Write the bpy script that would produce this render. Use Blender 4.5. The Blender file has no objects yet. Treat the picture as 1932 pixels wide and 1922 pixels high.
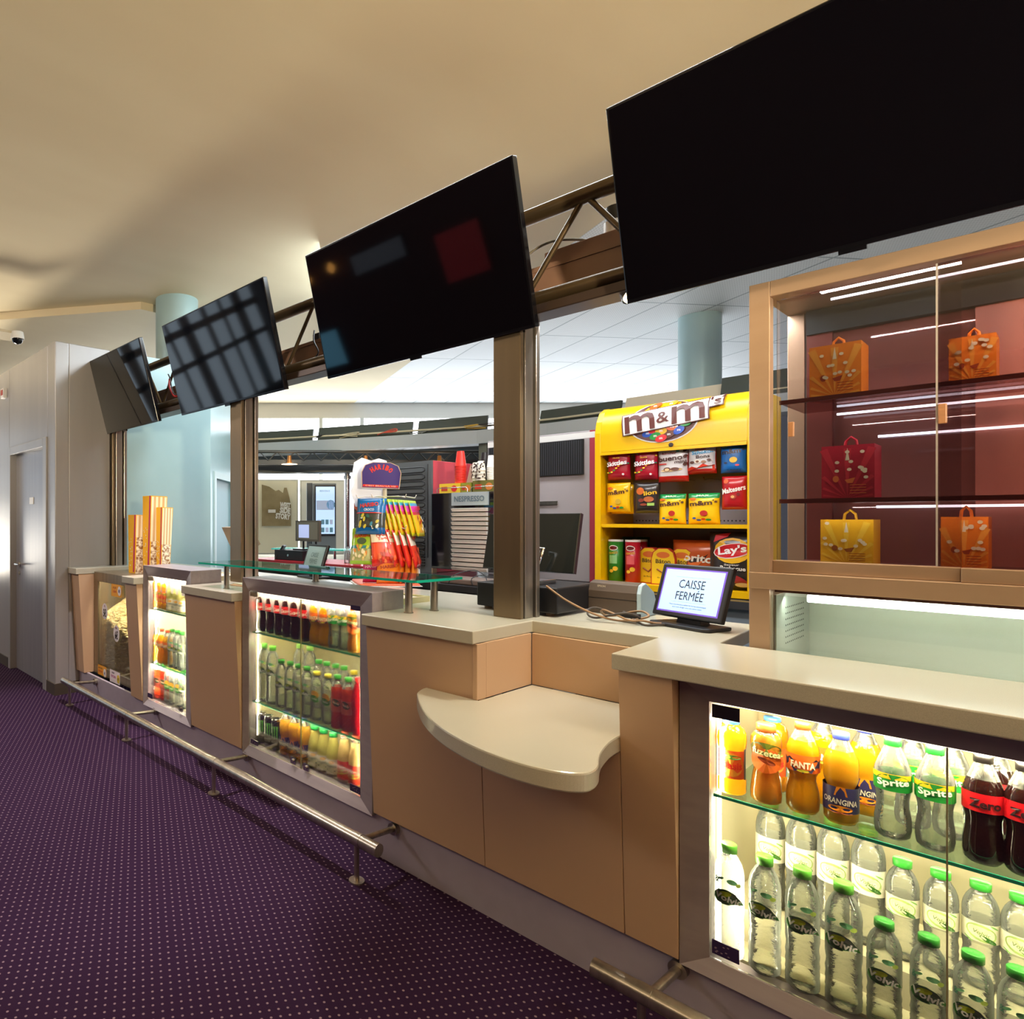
import bpy, bmesh, math, random
from mathutils import Vector, Matrix
random.seed(7)
C = bpy.context.scene.collection
SC = bpy.context.scene
PI = math.pi
# ------------------------------------------------------------------ camera
HC = 1.517
FPX, UC, HZ = 1200.0, 491.0, 980.0
TH = math.atan2(UC + 441, FPX)
FW = Vector((-math.cos(TH), math.sin(TH), 0)); RT = Vector((math.sin(TH), math.cos(TH), 0))
cam = bpy.data.cameras.new('camera'); camo = bpy.data.objects.new('camera', cam); C.objects.link(camo)
cam.sensor_width = 36; cam.lens = 36 * FPX / 1932
cam.shift_x = (966 - UC) / 1932; cam.shift_y = (HZ - 961) / 1932
cam.clip_start = .05; cam.clip_end = 100
camo.location = (0, 0, HC)
camo.rotation_euler = (PI / 2, 0, math.atan2(-FW.x, FW.y))
SC.camera = camo
# ------------------------------------------------------------------ world, exposure
W = bpy.data.worlds.new('world'); SC.world = W; W.use_nodes = True
W.node_tree.nodes['Background'].inputs[0].default_value = (.55, .6, .7, 1)
W.node_tree.nodes['Background'].inputs[1].default_value = .15
SC.view_settings.view_transform = 'Standard'; SC.view_settings.look = 'None'
SC.view_settings.gamma = 1; SC.view_settings.use_curve_mapping = False
SC.view_settings.exposure = 0.0
SC.cycles.max_bounces = 8; SC.cycles.transparent_max_bounces = 24
SC.cycles.diffuse_bounces = 4; SC.cycles.glossy_bounces = 4; SC.cycles.transmission_bounces = 6
SC.cycles.sample_clamp_indirect = 4; SC.cycles.caustics_reflective = False; SC.cycles.caustics_refractive = False

def area(name, loc, target, sx, sy, power, col):
    l = bpy.data.lights.new(name, 'AREA'); l.shape = 'RECTANGLE'; l.size = sx; l.size_y = sy
    l.energy = power; l.color = col
    o = bpy.data.objects.new(name, l); C.objects.link(o); o.location = loc
    o.rotation_euler = (Vector(target) - Vector(loc)).to_track_quat('-Z', 'Y').to_euler()
    return o
def spot(name, loc, target, power, col, size=60, blend=.5, rad=.05):
    l = bpy.data.lights.new(name, 'SPOT'); l.energy = power; l.color = col; l.spot_size = math.radians(size)
    l.spot_blend = blend; l.shadow_soft_size = rad
    o = bpy.data.objects.new(name, l); C.objects.link(o); o.location = loc
    o.rotation_euler = (Vector(target) - Vector(loc)).to_track_quat('-Z', 'Y').to_euler()
    return o
WARM = (1, .74, .46); COOL = (.86, .95, 1)
spot('lobby_uplight', (2.2, .2, 2.0), (1.6, .4, 3.8), 900, (1, .83, .56), 165, .3, .12)  # added upward fill to brighten the plaster ceiling, no fixture
spot('lobby_uplight_far', (-9.5, 1.5, 1.2), (-9.0, 1.2, 3.8), 520, (1, .9, .74), 165, .3, .5)  # second added fill, for the far left of the ceiling
spot('window_glint', (-13.6, -3.2, .8), (-7.4, 1.6, 3.8), 700, (1, .96, .86), 13, .8, .25)  # spot added to draw the bright streak on the ceiling
area('lobby_ceiling_lamp', (-2.4, -2.5, 3.7), (-3.2, 1.5, 0), 1.0, 1.0, 22, WARM)
spot('lobby_downlight', (-3.8, 2.02, 3.7), (-3.8, 1.75, 0), 480, (1, .88, .86), 66, .45, .05)
area('lobby_ceiling_lamp_left', (-6.5, -1.6, 3.7), (-6, 1, 0), 1, 1, 95, (1, .9, .86))  # added fill that lifts the left counter panels
spot('counter_downlight', (1.3, 2.0, 3.5), (-.2, 2.2, 1.1), 115, (1, .94, .84), 60, .8, .3)  # added soft fill for the right-hand countertop
spot('truss_spot', (-1.04, 2.44, 2.335), (-1.12, 1.95, .84), 54, (1, .92, .72), 125, .6, .03)
area('kitchen_lamp_left', (-4.2, 4.2, 3.7), (-5.4, 3.1, 1.4), 1.4, .8, 65, (.82, .95, 1))  # cool fill added to brighten the blue end wall
area('kitchen_lamp', (-2.4, 3.35, 3.7), (-2.4, 3.5, 0), 3.0, .6, 80, COOL)  # added fill for the fronts of rack and machines
area('header_strip_light', (-1.2, 2.66, 2.352), (-1.5, 4.2, 1.35), 1.6, .04, 22, (1, .97, .95))  # low fill added for rack and monitor fronts, no strip there
area('kitchen_lamp_right', (.2, 3.3, 3.7), (-.2, 3.6, 0), 1.6, .6, 55, COOL)  # added kitchen fill, right-hand side

# ------------------------------------------------------------------ materials
def lin(c):
    if isinstance(c, str):
        c = tuple(int(c[i:i + 2], 16) / 255 for i in (0, 2, 4))
    return tuple(x / 12.92 if x <= .04045 else ((x + .055) / 1.055) ** 2.4 for x in c)
MC = {}
def M(name, col, rough=.5, metal=0, emit=0, coat=0, spec=.5, aniso=0):
    if name in MC: return MC[name]
    m = bpy.data.materials.new(name); m.use_nodes = True
    b = m.node_tree.nodes['Principled BSDF']; c = (*lin(col), 1)
    b.inputs['Base Color'].default_value = c; b.inputs['Roughness'].default_value = rough
    b.inputs['Metallic'].default_value = metal; b.inputs['Specular IOR Level'].default_value = spec
    b.inputs['Coat Weight'].default_value = coat; b.inputs['Coat Roughness'].default_value = .05
    b.inputs['Anisotropic'].default_value = aniso
    if emit:
        b.inputs['Emission Color'].default_value = c; b.inputs['Emission Strength'].default_value = emit
    MC[name] = m; return m
def nodes(m): return m.node_tree.nodes, m.node_tree.links, m.node_tree.nodes['Principled BSDF']
def noisy(name, c1, c2, scale, rough=.5, metal=0, stretch=(1, 1, 1), bump=0, detail=3, **k):
    if name in MC: return MC[name]
    m = M(name, c1, rough, metal, **k); n, l, b = nodes(m)
    tc = n.new('ShaderNodeTexCoord'); mp = n.new('ShaderNodeMapping'); mp.inputs['Scale'].default_value = stretch
    nz = n.new('ShaderNodeTexNoise'); nz.inputs['Scale'].default_value = scale; nz.inputs['Detail'].default_value = detail
    rp = n.new('ShaderNodeValToRGB'); rp.color_ramp.elements[0].color = (*lin(c1), 1); rp.color_ramp.elements[1].color = (*lin(c2), 1)
    rp.color_ramp.elements[0].position = .35; rp.color_ramp.elements[1].position = .65
    l.new(tc.outputs['Object'], mp.inputs[0]); l.new(mp.outputs[0], nz.inputs[0]); l.new(nz.outputs[0], rp.inputs[0]); l.new(rp.outputs[0], b.inputs['Base Color'])
    if bump:
        bp = n.new('ShaderNodeBump'); bp.inputs['Strength'].default_value = bump; bp.inputs['Distance'].default_value = .01
        l.new(nz.outputs[0], bp.inputs['Height']); l.new(bp.outputs[0], b.inputs['Normal'])
    return m
def glassy(name, tint=(1, 1, 1), gloss=.06, edge=.5, diff=0, diffcol=(1, 1, 1), edgecol=(.5, .6, .6)):
    """thin clear sheet or bottle wall: see-through, mirror-like at grazing angles"""
    if name in MC: return MC[name]
    m = bpy.data.materials.new(name); m.use_nodes = True; n = m.node_tree.nodes; l = m.node_tree.links
    for x in list(n):
        if x.type != 'OUTPUT_MATERIAL': n.remove(x)
    out = [x for x in n if x.type == 'OUTPUT_MATERIAL'][0]
    t = n.new('ShaderNodeBsdfTransparent'); t.inputs[0].default_value = (*tint, 1)
    g = n.new('ShaderNodeBsdfGlossy'); g.inputs['Roughness'].default_value = .03
    lw = n.new('ShaderNodeLayerWeight'); lw.inputs[0].default_value = .35
    mp = n.new('ShaderNodeMapRange'); mp.inputs['To Min'].default_value = gloss; mp.inputs['To Max'].default_value = edge
    l.new(lw.outputs['Fresnel'], mp.inputs[0])
    mx = n.new('ShaderNodeMixShader'); l.new(mp.outputs[0], mx.inputs[0])
    src = t
    if diff:
        d = n.new('ShaderNodeBsdfDiffuse'); d.inputs[0].default_value = (*diffcol, 1)
        tr = n.new('ShaderNodeBsdfTranslucent'); tr.inputs[0].default_value = (*diffcol, 1)
        ad = n.new('ShaderNodeMixShader'); ad.inputs[0].default_value = .5
        l.new(d.outputs[0], ad.inputs[1]); l.new(tr.outputs[0], ad.inputs[2])
        m2 = n.new('ShaderNodeMixShader'); m2.inputs[0].default_value = diff
        l.new(t.outputs[0], m2.inputs[1]); l.new(ad.outputs[0], m2.inputs[2]); src = m2
    l.new(src.outputs[0], mx.inputs[1]); l.new(g.outputs[0], mx.inputs[2]); l.new(mx.outputs[0], out.inputs[0])
    MC[name] = m; return m
def bottle_wall(name, col, clear=.75, dark=.55):
    """bottle of clear plastic or juice: darker rim where the wall turns away"""
    if name in MC: return MC[name]
    m = bpy.data.materials.new(name); m.use_nodes = True; n = m.node_tree.nodes; l = m.node_tree.links
    for x in list(n):
        if x.type != 'OUTPUT_MATERIAL': n.remove(x)
    out = [x for x in n if x.type == 'OUTPUT_MATERIAL'][0]; c = (*lin(col), 1)
    t = n.new('ShaderNodeBsdfTransparent'); t.inputs[0].default_value = tuple(.6 + .4 * v for v in c[:3]) + (1,) if clear > .5 else c
    d = n.new('ShaderNodeBsdfDiffuse'); d.inputs[0].default_value = c
    tr = n.new('ShaderNodeBsdfTranslucent'); tr.inputs[0].default_value = c
    a = n.new('ShaderNodeMixShader'); a.inputs[0].default_value = .6; l.new(d.outputs[0], a.inputs[1]); l.new(tr.outputs[0], a.inputs[2])
    lw = n.new('ShaderNodeLayerWeight'); lw.inputs[0].default_value = .5
    tc = n.new('ShaderNodeTexCoord'); nz = n.new('ShaderNodeTexNoise'); nz.inputs['Scale'].default_value = 45
    mpn = n.new('ShaderNodeMapping'); mpn.inputs['Scale'].default_value = (1, 1, 2.2); l.new(tc.outputs['Object'], mpn.inputs[0]); l.new(mpn.outputs[0], nz.inputs[0])
    bp = n.new('ShaderNodeBump'); bp.inputs['Strength'].default_value = .35; bp.inputs['Distance'].default_value = .006; l.new(nz.outputs[0], bp.inputs['Height'])
    mr = n.new('ShaderNodeMapRange'); mr.inputs['To Min'].default_value = 1 - clear; mr.inputs['To Max'].default_value = min(1, 1 - clear + dark)
    l.new(lw.outputs['Facing'], mr.inputs[0])
    m1 = n.new('ShaderNodeMixShader'); l.new(mr.outputs[0], m1.inputs[0]); l.new(t.outputs[0], m1.inputs[1]); l.new(a.outputs[0], m1.inputs[2])
    g = n.new('ShaderNodeBsdfGlossy'); g.inputs['Roughness'].default_value = .08; l.new(bp.outputs[0], g.inputs['Normal']); l.new(bp.outputs[0], lw.inputs['Normal'])
    fr = n.new('ShaderNodeFresnel'); fr.inputs[0].default_value = 1.5; l.new(bp.outputs[0], fr.inputs['Normal'])
    m3 = n.new('ShaderNodeMixShader'); l.new(fr.outputs[0], m3.inputs[0]); l.new(m1.outputs[0], m3.inputs[1]); l.new(g.outputs[0], m3.inputs[2])
    l.new(m3.outputs[0], out.inputs[0]); MC[name] = m; return m

# ------------------------------------------------------------------ pixel helpers (turn a picture point into a place)
def ray(u, v):
    d = u - UC
    return Vector((FPX * FW.x + d * RT.x, FPX * FW.y + d * RT.y, HZ - v))
def PY(u, v, Y):
    r = ray(u, v); k = Y / r.y; return Vector((r.x * k, Y, HC + r.z * k))
def PX(u, v, X):
    r = ray(u, v); k = X / r.x; return Vector((X, r.y * k, HC + r.z * k))
def PZ(u, v, Z):
    r = ray(u, v); k = (Z - HC) / r.z; return Vector((r.x * k, r.y * k, Z))
def PD(u, v, dep):
    r = ray(u, v); return Vector((0, 0, HC)) + r * (dep / FPX)
def XY(u, Y): return PY(u, 980, Y).x

# ------------------------------------------------------------------ mesh builder
_tx = {}
def textgeo(s, bold=.0):
    k = (s, bold)
    if k in _tx: return _tx[k]
    cu = bpy.data.curves.new('t', 'FONT'); cu.body = s; cu.size = 1; cu.resolution_u = 2; cu.offset = bold; cu.fill_mode = 'FRONT'
    ob = bpy.data.objects.new('t', cu); me = ob.to_mesh()
    vs = [tuple(v.co) for v in me.vertices]; fs = [tuple(p.vertices) for p in me.polygons]
    ob.to_mesh_clear(); bpy.data.objects.remove(ob); bpy.data.curves.remove(cu)
    if vs:
        x0 = min(v[0] for v in vs); x1 = max(v[0] for v in vs); y0 = min(v[1] for v in vs); y1 = max(v[1] for v in vs)
        vs = [((v[0] - (x0 + x1) / 2) / max(x1 - x0, 1e-6), (v[1] - (y0 + y1) / 2) / max(y1 - y0, 1e-6)) for v in vs]
    _tx[k] = (vs, fs); return _tx[k]
class MB:
    def __init__(s): s.v = []; s.f = []; s.m = []; s.s = []; s.X = None
    def add(s, vs, fs, mat=0, smooth=False):
        o = len(s.v)
        s.v += [tuple(s.X @ Vector(p)) if s.X else tuple(p) for p in vs]
        s.f += [tuple(i + o for i in f) for f in fs]; s.m += [mat] * len(fs); s.s += [smooth] * len(fs)
        return s
    def box(s, a, b, mat=0):
        x0, y0, z0 = a; x1, y1, z1 = b
        return s.add([(x0, y0, z0), (x1, y0, z0), (x1, y1, z0), (x0, y1, z0), (x0, y0, z1), (x1, y0, z1), (x1, y1, z1), (x0, y1, z1)],
              [(0, 3, 2, 1), (4, 5, 6, 7), (0, 1, 5, 4), (1, 2, 6, 5), (2, 3, 7, 6), (3, 0, 4, 7)], mat)
    def hexa(s, p, mat=0):
        return s.add(p, [(0, 3, 2, 1), (4, 5, 6, 7), (0, 1, 5, 4), (1, 2, 6, 5), (2, 3, 7, 6), (3, 0, 4, 7)], mat)
    def cyl(s, a, b, r, r2=None, n=16, mat=0, caps=True):
        a = Vector(a); b = Vector(b); r2 = r if r2 is None else r2
        d = (b - a).normalized(); e = d.orthogonal().normalized(); g = d.cross(e)
        vs = [a + r * (math.cos(2 * PI * i / n) * e + math.sin(2 * PI * i / n) * g) for i in range(n)]
        vs += [b + r2 * (math.cos(2 * PI * i / n) * e + math.sin(2 * PI * i / n) * g) for i in range(n)]
        s.add(vs, [(i, (i + 1) % n, n + (i + 1) % n, n + i) for i in range(n)], mat, True)
        if caps: s.add(vs, [tuple(range(n - 1, -1, -1)), tuple(range(n, 2 * n))], mat)
        return s
    def tube(s, pts, r, n=8, mat=0, closed=False):
        pts = [Vector(p) for p in pts]; N = len(pts); vs = []; pe = None
        for i, p in enumerate(pts):
            d = (pts[(i + 1) % N] - pts[i - 1]) if (closed or 0 < i < N - 1) else (pts[1] - pts[0] if i == 0 else pts[-1] - pts[-2])
            d.normalize(); e = d.orthogonal().normalized() if pe is None else (pe - pe.dot(d) * d).normalized(); pe = e; g = d.cross(e)
            vs += [p + r * (math.cos(2 * PI * k / n) * e + math.sin(2 * PI * k / n) * g) for k in range(n)]
        fs = [(i * n + k, i * n + (k + 1) % n, ((i + 1) % N) * n + (k + 1) % n, ((i + 1) % N) * n + k) for i in range(N if closed else N - 1) for k in range(n)]
        s.add(vs, fs, mat, True)
        if not closed: s.add(vs, [tuple(range(n - 1, -1, -1)), tuple(range((N - 1) * n, N * n))], mat)
        return s
    def lathe(s, prof, c=(0, 0, 0), n=24, mats=None, mat=0):
        vs = []; 
        for r, z in prof: vs += [(c[0] + r * math.cos(2 * PI * k / n), c[1] + r * math.sin(2 * PI * k / n), c[2] + z) for k in range(n)]
        for i in range(len(prof) - 1):
            o = len(s.v) if i == 0 else o
            if i == 0: s.add(vs, [], 0)
            for k in range(n):
                s.f.append((o + i * n + k, o + i * n + (k + 1) % n, o + (i + 1) * n + (k + 1) % n, o + (i + 1) * n + k))
                s.m.append(mats[i] if mats else mat); s.s.append(True)
        return s
    def prism(s, poly, z0, z1, mat=0, fn=None):
        n = len(poly); fn = fn or (lambda x, y, z: (x, y, z))
        s.add([fn(x, y, z0) for x, y in poly] + [fn(x, y, z1) for x, y in poly],
              [tuple(range(n - 1, -1, -1)), tuple(range(n, 2 * n))] + [(i, (i + 1) % n, n + (i + 1) % n, n + i) for i in range(n)], mat)
        return s
    def text(s, t, w, h, fn, mat=0, bold=.0, cx=0, cy=0, rot=0, shear=0):
        vs, fs = textgeo(t, bold); c, q = math.cos(rot), math.sin(rot); P = []
        for x, y in vs:
            x, y = x * w + shear * y * h, y * h; P.append(fn(cx + x * c - y * q, cy + x * q + y * c))
        return s.add(P, fs, mat)
    def disc(s, cx, cy, rx, ry, fn, mat=0, n=20, rot=0):
        c, q = math.cos(rot), math.sin(rot); P = [fn(cx, cy)]
        for i in range(n):
            x, y = rx * math.cos(2 * PI * i / n), ry * math.sin(2 * PI * i / n); P.append(fn(cx + x * c - y * q, cy + x * q + y * c))
        return s.add(P, [(0, 1 + i, 1 + (i + 1) % n) for i in range(n)], mat)
    def rect(s, x0, x1, y0, y1, fn, mat=0, nx=6, ny=2):
        P = [fn(x0 + (x1 - x0) * i / nx, y0 + (y1 - y0) * j / ny) for j in range(ny + 1) for i in range(nx + 1)]
        return s.add(P, [(j * (nx + 1) + i, j * (nx + 1) + i + 1, (j + 1) * (nx + 1) + i + 1, (j + 1) * (nx + 1) + i) for j in range(ny) for i in range(nx)], mat)
    def poly(s, pts, fn, mat=0):
        return s.add([fn(x, y) for x, y in pts], [tuple(range(len(pts)))], mat)
    def build(s, name, mats, parent=None, bevel=0, loc=None, normals=False):
        me = bpy.data.meshes.new(name); me.from_pydata(s.v, [], s.f)
        for m in (mats if isinstance(mats, (list, tuple)) else [mats]): me.materials.append(m)
        me.polygons.foreach_set('material_index', s.m); me.polygons.foreach_set('use_smooth', s.s)
        me.update()
        if normals:
            bm = bmesh.new(); bm.from_mesh(me); bmesh.ops.recalc_face_normals(bm, faces=bm.faces); bm.to_mesh(me); bm.free()
        o = bpy.data.objects.new(name, me); C.objects.link(o)
        if parent: o.parent = parent
        if loc: o.location = loc
        if bevel:
            b = o.modifiers.new('bevel', 'BEVEL'); b.width = bevel; b.segments = 2; b.limit_method = 'ANGLE'; b.angle_limit = math.radians(40)
        return o
def tag(o, label, cat=None, group=None, kind=None):
    if label: o['label'] = label
    if cat: o['category'] = cat
    if group: o['group'] = group
    if kind: o['kind'] = kind
    return o
def empty(name, loc=(0, 0, 0), rz=0, rot=None):
    o = bpy.data.objects.new(name, None); C.objects.link(o); o.location = loc
    o.rotation_euler = rot if rot else (0, 0, rz); o.empty_display_size = .05; return o
def copy_tree(o, parent=None):
    c = o.copy(); C.objects.link(c); c.parent = parent
    for ch in list(o.children): copy_tree(ch, c)
    return c
def struct(o): o['kind'] = 'structure'; return o
ORD = ['first', 'second', 'third', 'fourth', 'fifth', 'sixth', 'seventh', 'eighth', 'ninth', 'tenth', 'eleventh', 'twelfth']

# common materials
ceilM = noisy('ceiling_plaster', 'e6d8b6', 'dfcfac', 1.2, .85, stretch=(1, .4, 1))
panelM = M('panel_laminate', 'c8a687', .42)
quartz = noisy('quartz_top', 'c6c2b2', 'bab6a6', 700, .2, detail=1)
frameM = noisy('frame_aluminium', 'a2979c', '998e94', 30, .38, .35, stretch=(.1, 1, 1))
steel = noisy('brushed_steel', 'b9b2a8', 'a59e94', 40, .28, .9, stretch=(1, 1, .05))
bronze = noisy('bronze_post', '84735c', '7f6f59', 20, .3, .75, stretch=(1, 1, .1))
trussM = M('truss_paint', '5a4a34', .38, .6)
copperM = noisy('case_steel', 'c2a488', 'bc9e82', 12, .35, .45, stretch=(.3, 1, 1))
kickM = noisy('kick_laminate', 'bcb4c4', 'b4acbc', 8, .35, .2)
greyW = noisy('wall_panel', 'a9a8a9', 'a3a2a4', 6, .33, .25, stretch=(1, 1, .1))
blueW = noisy('wall_blue', 'a8c4c8', 'a0bec2', 2, .3, .1)
blackP = M('black_plastic', '15151a', .4)
darkP = M('dark_plastic', '25252b', .3)
screenM = M('screen_glass', '06060a', .045, spec=.6)
bezelM = M('bezel_gloss', '0c0c10', .15)
whiteP = M('white_plastic', 'e8e8e6', .4)
whiteE = M('tube_light', 'fff2d8', .4, emit=5)
chrome = M('chrome', 'd0d0d0', .12, 1)
glassM = glassy('clear_glass', (.97, .99, .98), .03, .7)
shelfG = glassy('shelf_glass', (.82, .95, .88), .06, .7)
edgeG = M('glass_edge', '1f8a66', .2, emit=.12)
redM = M('red_paint', 'b01824', .3)

# ================================================================== THE SETTING
# carpet
cm = M('carpet', '2a1230', .95, spec=.1); n, l, b = nodes(cm)
tc = n.new('ShaderNodeTexCoord'); mp = n.new('ShaderNodeMapping'); mp.inputs['Scale'].default_value = (34, 34, 34); mp.inputs['Rotation'].default_value = (0, 0, math.radians(27))
fr = n.new('ShaderNodeVectorMath'); fr.operation = 'FRACTION'; sb = n.new('ShaderNodeVectorMath'); sb.operation = 'SUBTRACT'; sb.inputs[1].default_value = (.5, .5, 0)
ml = n.new('ShaderNodeVectorMath'); ml.operation = 'MULTIPLY'; ml.inputs[1].default_value = (1, 1, 0)
ln = n.new('ShaderNodeVectorMath'); ln.operation = 'LENGTH'
mr = n.new('ShaderNodeMapRange'); mr.inputs['From Min'].default_value = .10; mr.inputs['From Max'].default_value = .17; mr.inputs['To Min'].default_value = 1; mr.inputs['To Max'].default_value = 0
nz = n.new('ShaderNodeTexNoise'); nz.inputs['Scale'].default_value = 300
mx = n.new('ShaderNodeMix'); mx.data_type = 'RGBA'; mx.inputs['A'].default_value = (*lin('2e1a36'), 1); mx.inputs['B'].default_value = (*lin('8e7a8a'), 1)
l.new(tc.outputs['Object'], mp.inputs[0]); l.new(mp.outputs[0], fr.inputs[0]); l.new(fr.outputs[0], sb.inputs[0]); l.new(sb.outputs[0], ml.inputs[0]); l.new(ml.outputs[0], ln.inputs[0]); l.new(ln.outputs['Value'], mr.inputs[0])
l.new(mr.outputs[0], mx.inputs['Factor']); l.new(mx.outputs['Result'], b.inputs['Base Color'])
bp = n.new('ShaderNodeBump'); bp.inputs['Strength'].default_value = .4; bp.inputs['Distance'].default_value = .004; l.new(tc.outputs['Object'], nz.inputs[0]); l.new(nz.outputs[0], bp.inputs['Height']); l.new(bp.outputs[0], b.inputs['Normal'])
struct(MB().box((-14.2, -8, -.1), (5, 2.6, 0)).build('floor', cm))
struct(MB().box((-16, 2.6, -.1), (5, 17, 0)).build('floor_kitchen', noisy('kitchen_floor', '8a8f92', '7c8184', 5, .4)))
# ceilings: plaster, and perforated tiles beyond a slanting joint
tm = M('ceiling_tiles', 'e6eae9', .6); n, l, b = nodes(tm)
tc = n.new('ShaderNodeTexCoord'); mp = n.new('ShaderNodeMapping'); mp.vector_type = 'TEXTURE'; mp.inputs['Rotation'].default_value = (0, 0, math.radians(-31.5))
mp.inputs['Scale'].default_value = (1, 1, 1)
bt = n.new('ShaderNodeTexBrick'); bt.offset = 0; bt.inputs['Scale'].default_value = 1; bt.inputs['Brick Width'].default_value = 1.24; bt.inputs['Row Height'].default_value = .62
bt.inputs['Mortar Size'].default_value = .011; bt.inputs['Mortar Smooth'].default_value = 0
bt.inputs['Color1'].default_value = (*lin('e9edec'), 1); bt.inputs['Color2'].default_value = (*lin('e4e9e8'), 1); bt.inputs['Mortar'].default_value = (*lin('a4aeae'), 1)
m2 = n.new('ShaderNodeMapping'); m2.inputs['Scale'].default_value = (38, 38, 38)
fr = n.new('ShaderNodeVectorMath'); fr.operation = 'FRACTION'; sb = n.new('ShaderNodeVectorMath'); sb.operation = 'SUBTRACT'; sb.inputs[1].default_value = (.5, .5, 0)
ml = n.new('ShaderNodeVectorMath'); ml.operation = 'MULTIPLY'; ml.inputs[1].default_value = (1, 1, 0); ln = n.new('ShaderNodeVectorMath'); ln.operation = 'LENGTH'
mr = n.new('ShaderNodeMapRange'); mr.inputs['From Min'].default_value = .2; mr.inputs['From Max'].default_value = .3; mr.inputs['To Min'].default_value = .72; mr.inputs['To Max'].default_value = 1
mx = n.new('ShaderNodeMix'); mx.data_type = 'RGBA'; mx.blend_type = 'MULTIPLY'; mx.inputs['Factor'].default_value = 1
l.new(tc.outputs['Object'], mp.inputs[0]); l.new(mp.outputs[0], bt.inputs[0]); l.new(mp.outputs[0], m2.inputs[0]); l.new(m2.outputs[0], fr.inputs[0]); l.new(fr.outputs[0], sb.inputs[0]); l.new(sb.outputs[0], ml.inputs[0]); l.new(ml.outputs[0], ln.inputs[0]); l.new(ln.outputs['Value'], mr.inputs[0])
l.new(bt.outputs[0], mx.inputs['A']); l.new(mr.outputs[0], mx.inputs['B']); l.new(mx.outputs['Result'], b.inputs['Base Color'])
J = lambda x: 7.58 + (x + 6.285) * math.tan(math.radians(-32))
struct(MB().prism([(-16, -8), (5, -8), (5, J(5)), (-16, J(-16))], 3.8, 3.95).build('ceiling', ceilM))
struct(MB().prism([(-16, J(-16) + .001), (5, J(5) + .001), (5, 17), (-16, 17)], 3.8, 3.95).build('ceiling_tiles', tm))
# shallow drop of the plaster beyond the column line
P0 = Vector((-8.4, 1.2)); P1 = Vector((-7.3, 2.04)); P2 = Vector((-6.03, 3.10)); P3 = Vector((-5.75, 3.9))
struct(MB().prism([(-12, .6), tuple(P0), tuple(P1), tuple(P2), (-6.03, 3.6), (-6.4, 4.4), (-12, 6)], 3.72, 3.8).build('ceiling_drop', ceilM))
# outer shell
shellM = M('lobby_wall', '5a2a34', .6)
struct(MB().box((-14.2, -8.2, 0), (5.2, -8, 3.8)).build('wall_front', shellM))
struct(MB().box((5, -8, 0), (5.2, 17, 3.8)).build('wall_right', M('lobby_wall_right', '8c3a30', .5)))
struct(MB().box((-14.4, -8, 0), (-14.2, 2.0, .5)).box((-14.4, -8, 3.4), (-14.2, 2.0, 3.8)).build('wall_far_left', greyW))
winM = M('daylight_pane', 'd6ecff', .5, emit=1.5)
for i in range(5):
    a = -7.6 + i * 1.9
    BARS = [.55, 1.15]
    o = struct(MB().box((-14.33, a + .07, .5), (-14.3, a + 1.83, 3.4)).build('window_%d' % (i + 1), winM))
    fr_ = MB(); fr_.box((-14.3, a, .5), (-14.2, a + .07, 3.4)).box((-14.3, a + 1.83, .5), (-14.2, a + 1.9, 3.4)).box((-14.3, a + .07, 1.9), (-14.2, a + 1.83, 2.05)).box((-14.3, a + .55, .5), (-14.2, a + .85, 3.4)).box((-14.3, a + 1.25, .5), (-14.2, a + 1.33, 3.4)).box((-14.3, a + .07, 2.7), (-14.2, a + 1.83, 2.9))
    fr_.build('window_frame', greyW, o)
# wall_left: grey cabin box with a door; its end face carries on behind the counter
WB = 1.97
struct(MB().box((-14.2, WB, 0), (-6.73, WB + .12, 3.06)).box((-6.73, WB, 2.25), (-5.61, WB + .12, 3.06)).box((-5.61, WB, 0), (-5.42, WB + .12, 3.06))
       .box((-5.56, WB + .12, 0), (-5.42, 2.475, 3.06)).build('wall_left', greyW, bevel=.006))
struct(MB().box((-5.54, 2.62, 0), (-5.42, 3.57, 3.06)).build('wall_end', blueW))
struct(MB().box((-14.2, WB + .12, 3.04), (-5.56, 3.57, 3.06)).build('ceiling_cabin', greyW))
struct(MB().box((-5.62, WB - .012, 0), (-5.408, WB, .1)).box((-5.42, WB, 0), (-5.408, 2.2, .1)).box((-14.2, WB - .012, 0), (-6.75, WB, .1)).build('baseboard_left', M('baseboard', '4a4238', .5)))
dr = struct(MB().box((-6.66, WB + .05, 0.005), (-5.70, WB + .09, 2.17)).build('door_1', noisy('door_leaf', '9a9aa0', '92929a', 30, .3, .3, stretch=(1, 1, .03))))
MB().box((-6.73, WB - .015, 0), (-6.66, WB + .1, 2.25)).box((-5.70, WB - .015, 0), (-5.61, WB + .1, 2.25)).box((-6.66, WB - .015, 2.17), (-5.70, WB + .1, 2.25)).build('door_frame', greyW, dr, bevel=.004)
hx = XY(28, WB); h = MB(); h.cyl((hx, WB + .05, 1.07), (hx, WB, 1.07), .011).cyl((hx, WB, 1.07), (hx + .12, WB, 1.07), .009).cyl((hx, WB + .05, 1.07), (hx, WB + .043, 1.07), .028).cyl((hx, WB + .05, .98), (hx, WB + .043, .98), .02)
h.build('door_handle', chrome, dr)
sp = PY(60, 945, WB + .05); MB().box((sp.x - .055, WB + .045, sp.z - .03), (sp.x + .055, WB + .05, sp.z + .035)).build('door_sign', whiteP, dr)
ap = PY(11, 743, WB)
t_ = MB().box((ap.x - .05, WB - .04, ap.z - .05), (ap.x + .05, WB, ap.z + .05)).build('alarm_box', whiteP, bevel=.005)
tag(t_, 'small white and red alarm box high on the grey door wall', 'alarm')
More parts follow.
